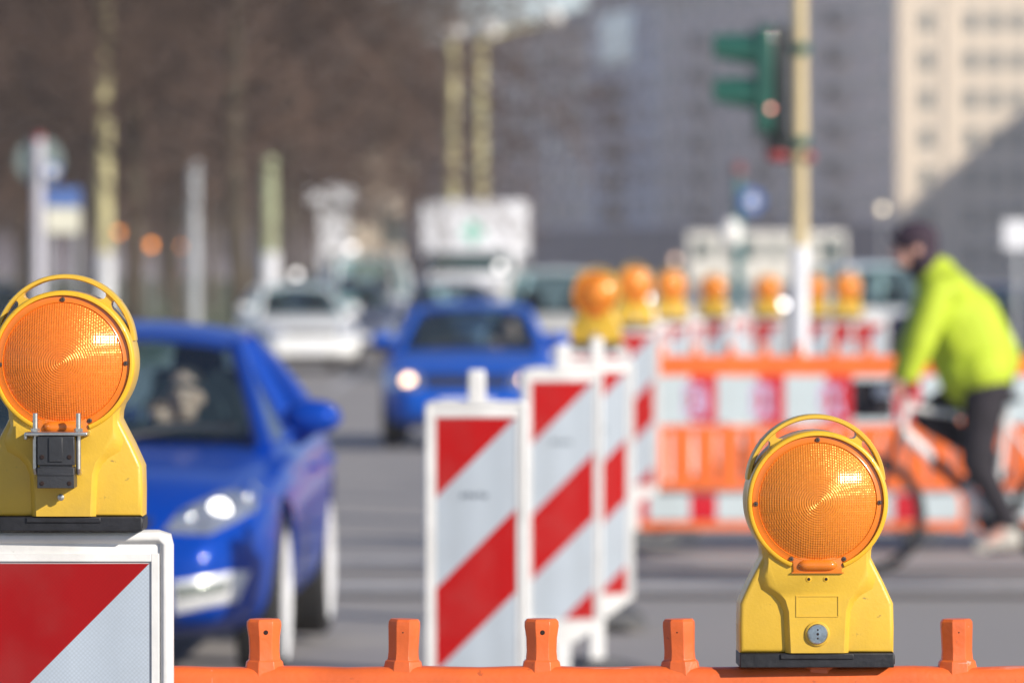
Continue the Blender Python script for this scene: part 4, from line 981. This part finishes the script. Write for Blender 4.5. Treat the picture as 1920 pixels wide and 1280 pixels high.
M['pale_pole'] = mat('pale_pole_paint', (.55, .53, .57), .45, metal=.1, var=.1)
sign_post()
def board_sign():
    S = 120; p = at(118, S); r = thing('street_sign', p, R(6), 'blue over cream signboard on two thin posts, right of the round sign post', 'sign')
    for x in (-.22, .22):
        b = MB(); b.cyl((x, 0, 0), (x, 0, 2.95), .03, n=10); b.build('post', M['post_grey'], r)
    b = MB(); b.box((0, -.05, 2.82), (.55, .04, .30)); b.build('blue_panel', M['blue_sign'], r, bevel=.01)
    b = MB(); b.box((0, -.05, 2.46), (.55, .04, .40)); b.build('cream_panel', M['yellow_sign'], r, bevel=.01)
board_sign()
def disc_sign():
    S = 150; p = at(1384, S); r = thing('round_sign_post', p, 0, 'slim teal post with a blue round sign, left of the traffic light', 'sign post')
    b = MB(); b.cyl((0, 0, 0), (0, 0, 3.0), .07, .06, 12); b.build('pole', M['teal'], r)
    b = MB(); b.lathe([(.16, -.01), (.16, .01)], 30, Matrix.Translation((.17, -.09, 2.58)) @ AX_Y); s_ = b.build('round_sign', M['blue_sign'], r)
    b = MB(); b.lathe([(.06, 0), (.06, .013)], 30, Matrix.Translation((.17, -.09, 2.58)) @ AX_Y); b.build('sign_centre', M['white_paint'], s_)
    b = MB(); b.cyl((0, 0, 2.9), (0, 0, 3.05), .075, n=12); b.build('red_band', M['faded_red'], r)
    b = MB(); b.sphere((-.09, -.08, 2.17), (.13, .10, .19), 16, 10); b.build('opal_lamp', M['lampglass'], r)
M['faded_red'] = mat('faded_red_paint', (.22, .07, .07), .7, var=.2)
M['teal'] = mat('teal_paint', (.05, .16, .17), .5, var=.1)
disc_sign()
def panel_sign(px, S, py, wd, h, m, label, pm='post_grey', name='street_sign'):
    p = at(px, S); z = CH - (py - HY) / S - p.z
    r = thing(name, p, 0, label, 'sign'); b = MB(); b.cyl((0, 0, 0), (0, 0, z + h / 2), .05, n=10); b.build('post', M[pm], r)
    b = MB(); b.box((0, -.08, z), (wd, .04, h)); b.build('panel', M[m], r, bevel=.01)
panel_sign(736, 95, 432, .45, .60, 'greysign', 'grey green signboard left of the white truck')
panel_sign(1906, 130, 440, .40, .42, 'white_paint', 'small white signboard at the right edge above the cyclist')
for k, (px, py, S, m, label) in enumerate([(222, 435, 62, 'amber_lit', 'amber signal lamp right of the thick beige lamp post'), (284, 459, 62, 'amber_lit', 'amber signal lamp between the lamp post and the grey pole'), (335, 461, 62, 'amber_lit', 'amber signal lamp just left of the grey pole'),
                                (440, 456, 62, 'amber_lit', 'amber signal lamp right of the grey pole'), (332, 512, 62, 'red_lit', 'low red signal lamp left of the grey pole'), (556, 515, 70, 'white_glint', 'white stand-in for a sun glint above the white car on the left'), (1266, 487, 60, 'amber_dim', 'dim amber lamp above the blurred lamps on the beacons'),
                                (1654, 392, 60, 'cream_lit', 'cream lamp left of the cyclist and above the head'), (660, 466, 60, 'white_glint', 'white stand-in for a sun glint above the white van on the left'), (1468, 571, 150, 'white_glint2', 'bright white stand-in for a sun glint just left of the traffic light pole'), (937, 500, 110, 'white_glint', 'bright white stand-in for a sun glint in front of the truck cab'), (1214, 558, 150, 'white_glint2', 'small white stand-in for a sun glint between the biggest and the third blurred lamps')]):  # the white ones are added in place of sun glints on cars
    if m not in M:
        M[m] = mat(m, (1, .95, .9), .3, emis={'white_glint': 2.6, 'amber_dim': 1.2, 'cream_lit': 2.0, 'white_glint2': 6}[m], ecol={'white_glint': (1, .95, .92), 'amber_dim': (1, .5, .25), 'cream_lit': (1, .8, .5), 'white_glint2': (1, .96, .95)}[m])
    p = at(px, S); z = CH - (py - HY) / S - p.z
    r = thing('signal_or_glint_lamp', p, 0, label, 'lamp', 'small signal lamps on posts')
    b = MB(); b.cyl((0, .05, 0), (0, .05, z), .025, n=8); b.build('post', M['post_grey'], r)
    rad = .10 * 62 / S
    b = MB(); b.lathe([(rad * 1.35, -.1), (rad * 1.35, .02), (rad * 1.1, .02), (rad * 1.1, 0)], 20, Matrix.Translation((0, 0, z)) @ AX_Y, cap=False); b.build('lamp_case', M['signal_black'], r)
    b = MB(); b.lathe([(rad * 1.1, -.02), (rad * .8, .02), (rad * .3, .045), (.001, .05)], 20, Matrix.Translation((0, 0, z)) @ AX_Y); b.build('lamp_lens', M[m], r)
# ------------------------------------------------------------------ bare trees
def tree_meshes(seed, H=15, spread=5.2, base=3.2, m='twig'):
    rr = random.Random(seed); tr = MB(); cr = bmesh.new()
    verts, faces = [], []
    def seg(p, q, r0, r1, n=3):
        d = q - p
        if d.length < 1e-5: return
        u = d.orthogonal().normalized(); v = d.cross(u).normalized(); i0 = len(verts)
        for c, r in ((p, r0), (q, r1)):
            for k in range(n):
                a = 2 * math.pi * k / n; verts.append(c + (u * math.cos(a) + v * math.sin(a)) * r)
        for k in range(n): faces.append((i0 + k, i0 + (k + 1) % n, i0 + n + (k + 1) % n, i0 + n + k))
    def grow(p, d, L, r, lev):
        n = 3 if lev < 3 else 2; pts = [p]
        for i in range(n):
            d = (d + Vector((rr.gauss(0, .16), rr.gauss(0, .16), rr.gauss(.03, .12)))).normalized(); q = pts[-1] + d * L / n
            seg(pts[-1], q, r * (1 - .45 * i / n), r * (1 - .45 * (i + 1) / n), 5 if lev < 2 else 3); pts.append(q)
        if lev == 4: return
        kids = (5, 6, 7, 8)[lev] if lev else 7
        for k in range(kids):
            f = .25 + .75 * (k + rr.random()) / kids; i = min(int(f * n), n - 1); o = pts[i].lerp(pts[i + 1], f * n - i)
            a = rr.uniform(0, 6.28); side = d.orthogonal().normalized(); side.rotate(Matrix.Rotation(a, 3, d))
            nd = (d * rr.uniform(.45, .9) + side * rr.uniform(.6, 1.0)).normalized()
            grow(o, nd, L * rr.uniform(.50, .72), r * .52, lev + 1)
    pts = [Vector((0, 0, 0))]; d = Vector((0, 0, 1)); rad = .17
    hs = [0, .15, base * .5, base, base * 1.5, H * .45]
    cur = Vector((0, 0, 0)); path = []
    for h in hs: path.append(Vector((rr.gauss(0, .05) * (h > 0), rr.gauss(0, .05) * (h > 0), h)))
    tr.tube(path, [rad * 1.5, rad * 1.05, rad * .95, rad * .88, rad * .6, rad * .42], 12)
    tm = tr.build('trunk', M['bark']); 
    for k in range(9):
        h = base * .85 + (H * .45 - base * .85) * (k / 8); a = k * 2.4 + rr.uniform(-.4, .4); el = rr.uniform(.25, .6) + k * .07
        dd = Vector((math.cos(a) * math.cos(el), math.sin(a) * math.cos(el), math.sin(el)))
        grow(Vector((0, 0, h)), dd, spread * rr.uniform(.75, 1.0), .075 - k * .003, 1)
    grow(Vector((0, 0, H * .45)), Vector((0, 0, 1)), H * .3, .07, 1)
    me = bpy.data.meshes.new('crown'); me.from_pydata(verts, [], faces); me.materials.append(M[m])
    co = link(bpy.data.objects.new('crown', me))
    return tm, co
protos = []
rt = random.Random(3)
TG = 'bare trees along the left side'
spots = []
for row, (Y, S_, xs) in enumerate([(112, 98, (-140, 250, 440)), (165, 66.7, (40, 330, 540)), (205, 53.7, (-60, 160, 400, 540)), (250, 44, (60, 300, 480, 575)), (300, 36.7, (-40, 190, 400, 540, 610)), (350, 31.4, (60, 330, 500, 610))]):
    for px in xs: spots.append((px, F / (Y + rt.uniform(-8, 8))))
words = ['nearest row at far left', 'nearest row behind the grey pole', 'nearest row, near the white cars']
for i, (px, S) in enumerate(spots):
    p = at(px, S, z=gz(F / S) + .11); v = i % 3
    k_h = (1.0 if F / S < 230 else 1.25)
    side = 'far left' if px < 100 else 'left' if px < 300 else 'middle' if px < 520 else 'right'
    lab = f'bare leafless street tree, {["front","second","third","fourth","fifth","rearmost"][0 if i<3 else 1 if i<6 else 2 if i<10 else 3 if i<14 else 4 if i<19 else 5]} row of trees, {side} part of the clump'
    if v >= len(protos):
        root = thing('bare_tree', p, 0, lab, 'tree', TG)
        tm, co = tree_meshes(20 + v, 15, (5.2, 4.7, 5.5)[v], (3.4, 3.0, 3.8)[v], 'twig' if v != 1 else 'twig2')
        tm.parent = root; co.parent = root; protos.append(root)
    else: root = dup(protos[v], p, rt.uniform(0, 6.28), lab, TG)
    root.scale = (k_h * rt.uniform(.95, 1.15),) * 2 + (k_h * rt.uniform(.92, 1.12),)
    if i < 3: root.scale = (1.12, 1.12, 1.12)
# ------------------------------------------------------------------ buildings
def unit_window(wd, h, glass='window', bars=1):
    b = MB(); t = .10
    for cx, cz, sx, sz in ((-wd / 2, h / 2, t, h + t), (wd / 2, h / 2, t, h + t), (0, 0, wd - t, t), (0, h, wd - t, t)): b.box((cx, -.05, cz), (sx, .12, sz))
    for k in range(bars): b.box((-wd / 2 + wd * (k + 1) / (bars + 1), -.03, h / 2), (.07, .07, h - t))
    f = b.build('window', M['frame_white'], smooth=False)
    b = MB(); b.quad((-wd / 2, -.012, 0), (wd / 2, -.012, 0), (wd / 2, -.012, h), (-wd / 2, -.012, h)); g = b.build('pane', M[glass], smooth=False)
    return f, g
def put_windows(root, proto, spots):
    f, g = proto; first = True
    for x, z in spots:
        if first: ff, gg = f, g; first = False
        else: ff, gg = link(f.copy()), link(g.copy())
        ff.parent = root; ff.location = (x, 0, z); gg.parent = ff; gg.location = (0, 0, 0)
def building(name, origin, rz, L, D, Hh, m, label, piers=None, plinth=0, cornice=True, attic=None, roof='stone_dark'):
    r = thing(name, origin, rz, label, 'building')
    b = MB(); b.box((L / 2, D / 2, Hh / 2), (L, D, Hh)); b.build('wall', M[m], r, smooth=False)
    b = MB(); b.box((L / 2, D / 2, Hh + .3), (L + .9, D + .9, .6)); b.box((L / 2, D / 2, Hh + .8), (L - 1, D - 1, .5)); b.build('roof', M[roof], r, smooth=False)
    if plinth: b = MB(); b.box((L / 2, -.12, plinth / 2), (L - .02, .3, plinth)); b.build('ground_floor', M['stone_dark'], r, smooth=False)
    if attic: b = MB(); b.box((L / 2, -.10, Hh - attic / 2 - .1), (L - .05, .26, attic)); b.build('attic_band', M['balcony_band'], r, smooth=False)
    if piers:
        b = MB()
        for x in piers: b.box((x, -.2, (Hh + plinth) / 2), (.7, .46, Hh - plinth - .05))
        b.build('piers', M[m], r, smooth=False)
    return r
M['balcony_band'] = mat('beige_attic', (.42, .36, .31), .85, var=.1, vs=.3)
gzb = -.30
# sunlit corner block at the right
sb = building('corner_block', (27.9, 427, gzb), 0, 34, 14, 24, 'stone_sun', 'cream sunlit block of flats with small windows at the upper right', plinth=0, roof='stone_sun')
SB = 25.76; wx = lambda px: (px - 960) / SB - 27.9
xs = [wx(p) for p in (1738, 1822, 1865, 1908, 1951, 1994, 2078, 2121, 2164)]
put_windows(sb, unit_window(.86, 1.45), [(x, 1.1 + 2.83 * k) for x in xs for k in range(8)])
b = MB()
for px in (1694, 1780, 2036): b.box((wx(px), -.08, 12), (.9, .18, 23.8))
b.build('piers', M['stone_sun'], sb, smooth=False)
# shaded street front running away to the left
th = R(-80.45); ux, uy = math.sin(R(9.55)), -math.cos(R(9.55))
def far_pt(Y): return Vector((27.8 - .1686 * (Y - 427), Y, gzb))
def street_block(Y0, Y1, Hh, m, label, nb, ns, ww, wh, glass='window', plinth=4.2, **kw):
    L = (Y1 - Y0) / math.cos(R(9.55)); r = building('street_block', far_pt(Y1), th, L, 13, Hh, m, label, piers=[L * k / nb for k in range(1, nb)], plinth=plinth, **kw)
    st = (Hh - plinth - 2.2) / ns
    put_windows(r, unit_window(ww, wh, 'window_pale', 2), [(L * (k + .5) / nb, plinth + 1.0 + st * j) for k in range(nb) for j in range(ns)])
    return r, L
sA, LA = street_block(427.2, 516, 26.0, 'stone_shade2', 'shaded mauve grey street front right of the traffic light, next to the sunlit block', 14, 7, 3.2, 1.6, attic=2.2)
sT, LT = street_block(516.2, 549, 25.5, 'stone_pale', 'pale shaded bay with brown balconies and glazed top, left of the traffic light', 5, 7, 2.6, 1.7, attic=1.4)
sB, LB = street_block(549.2, 682, 24.0, 'stone_shade', 'grey shaded street front far back behind the white truck', 16, 6, 4.6, 1.8, attic=1.8)
for j in range(7):
    b = MB(); b.box((LT * .5, -.75, 5.0 + 2.75 * j), (4.6, 1.5, .18)); b.box((LT * .5, -1.46, 5.55 + 2.75 * j), (4.6, .08, .95))
    for sx in (-2.26, 2.26): b.box((LT * .5 + sx, -.75, 5.55 + 2.75 * j), (.08, 1.36, .95))
    if j < 5: b.build('balcony', M['balcony'], sT, smooth=False)
    else: b.bm.free()
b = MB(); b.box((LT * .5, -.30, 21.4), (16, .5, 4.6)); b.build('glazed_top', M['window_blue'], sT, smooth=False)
for j in range(6):
    for k in (3, 7, 11):
        b = MB(); b.box((LA * (k + .5) / 14, -.6, 5.0 + 2.85 * j), (3.4, 1.2, .18)); b.box((LA * (k + .5) / 14, -1.16, 5.5 + 2.85 * j), (3.4, .08, .9)); b.build('balcony', M['balcony'], sA, smooth=False)
# the block outside the frame whose shadow falls across the sunlit front
building('tower_block', (71.2, 396.5, gzb), R(-72.6), 62, 18, 31.9, 'stone_shade', 'tall block right of the picture whose shadow crosses the cream front')
# behind the trees
lb = building('brown_block', (-62, 470, gzb), R(0), 47, 14, 24, 'brick', 'brown brick block of flats hidden behind the bare trees', plinth=3.5)
put_windows(lb, unit_window(1.5, 1.6), [(2.5 + 4.2 * k, 4.5 + 2.8 * j) for k in range(11) for j in range(6)])
cb = building('cream_house', (-7.1, 262, gzb), R(0), 2.15, 4, 5.6, 'stone_sun', 'small sunlit cream house front between the trees and the white truck', roof='stone_sun')
put_windows(cb, unit_window(.5, 1.0), [(.65 + .85 * k, 1.0 + 2.3 * j) for k in range(2) for j in range(2)])
wk = building('white_kiosk', (-7.75, 236, gzb), R(0), 1.1, 2, 4.0, 'white_paint', 'small white kiosk left of the cream house behind the white cars', roof='white_paint')
put_windows(wk, unit_window(.5, .8), [(.55, 1.2)])

# ------------------------------------------------------------------ air
hb_ = MB(); hb_.box((0, 1520, 21.5), (1960, 3160, 47)); hz = tag(hb_.build('haze', [], smooth=False), kind='stuff')
hm = bpy.data.materials.new('haze'); hm.use_nodes = True; ht_ = hm.node_tree; ht_.nodes.remove(ht_.nodes['Principled BSDF'])
pv = ht_.nodes.new('ShaderNodeVolumePrincipled'); pv.inputs['Color'].default_value = (.97, .89, .85, 1); pv.inputs['Density'].default_value = HAZE; pv.inputs['Anisotropy'].default_value = 0
ht_.links.new(pv.outputs[0], ht_.nodes['Material Output'].inputs['Volume']); hz.data.materials.append(hm)
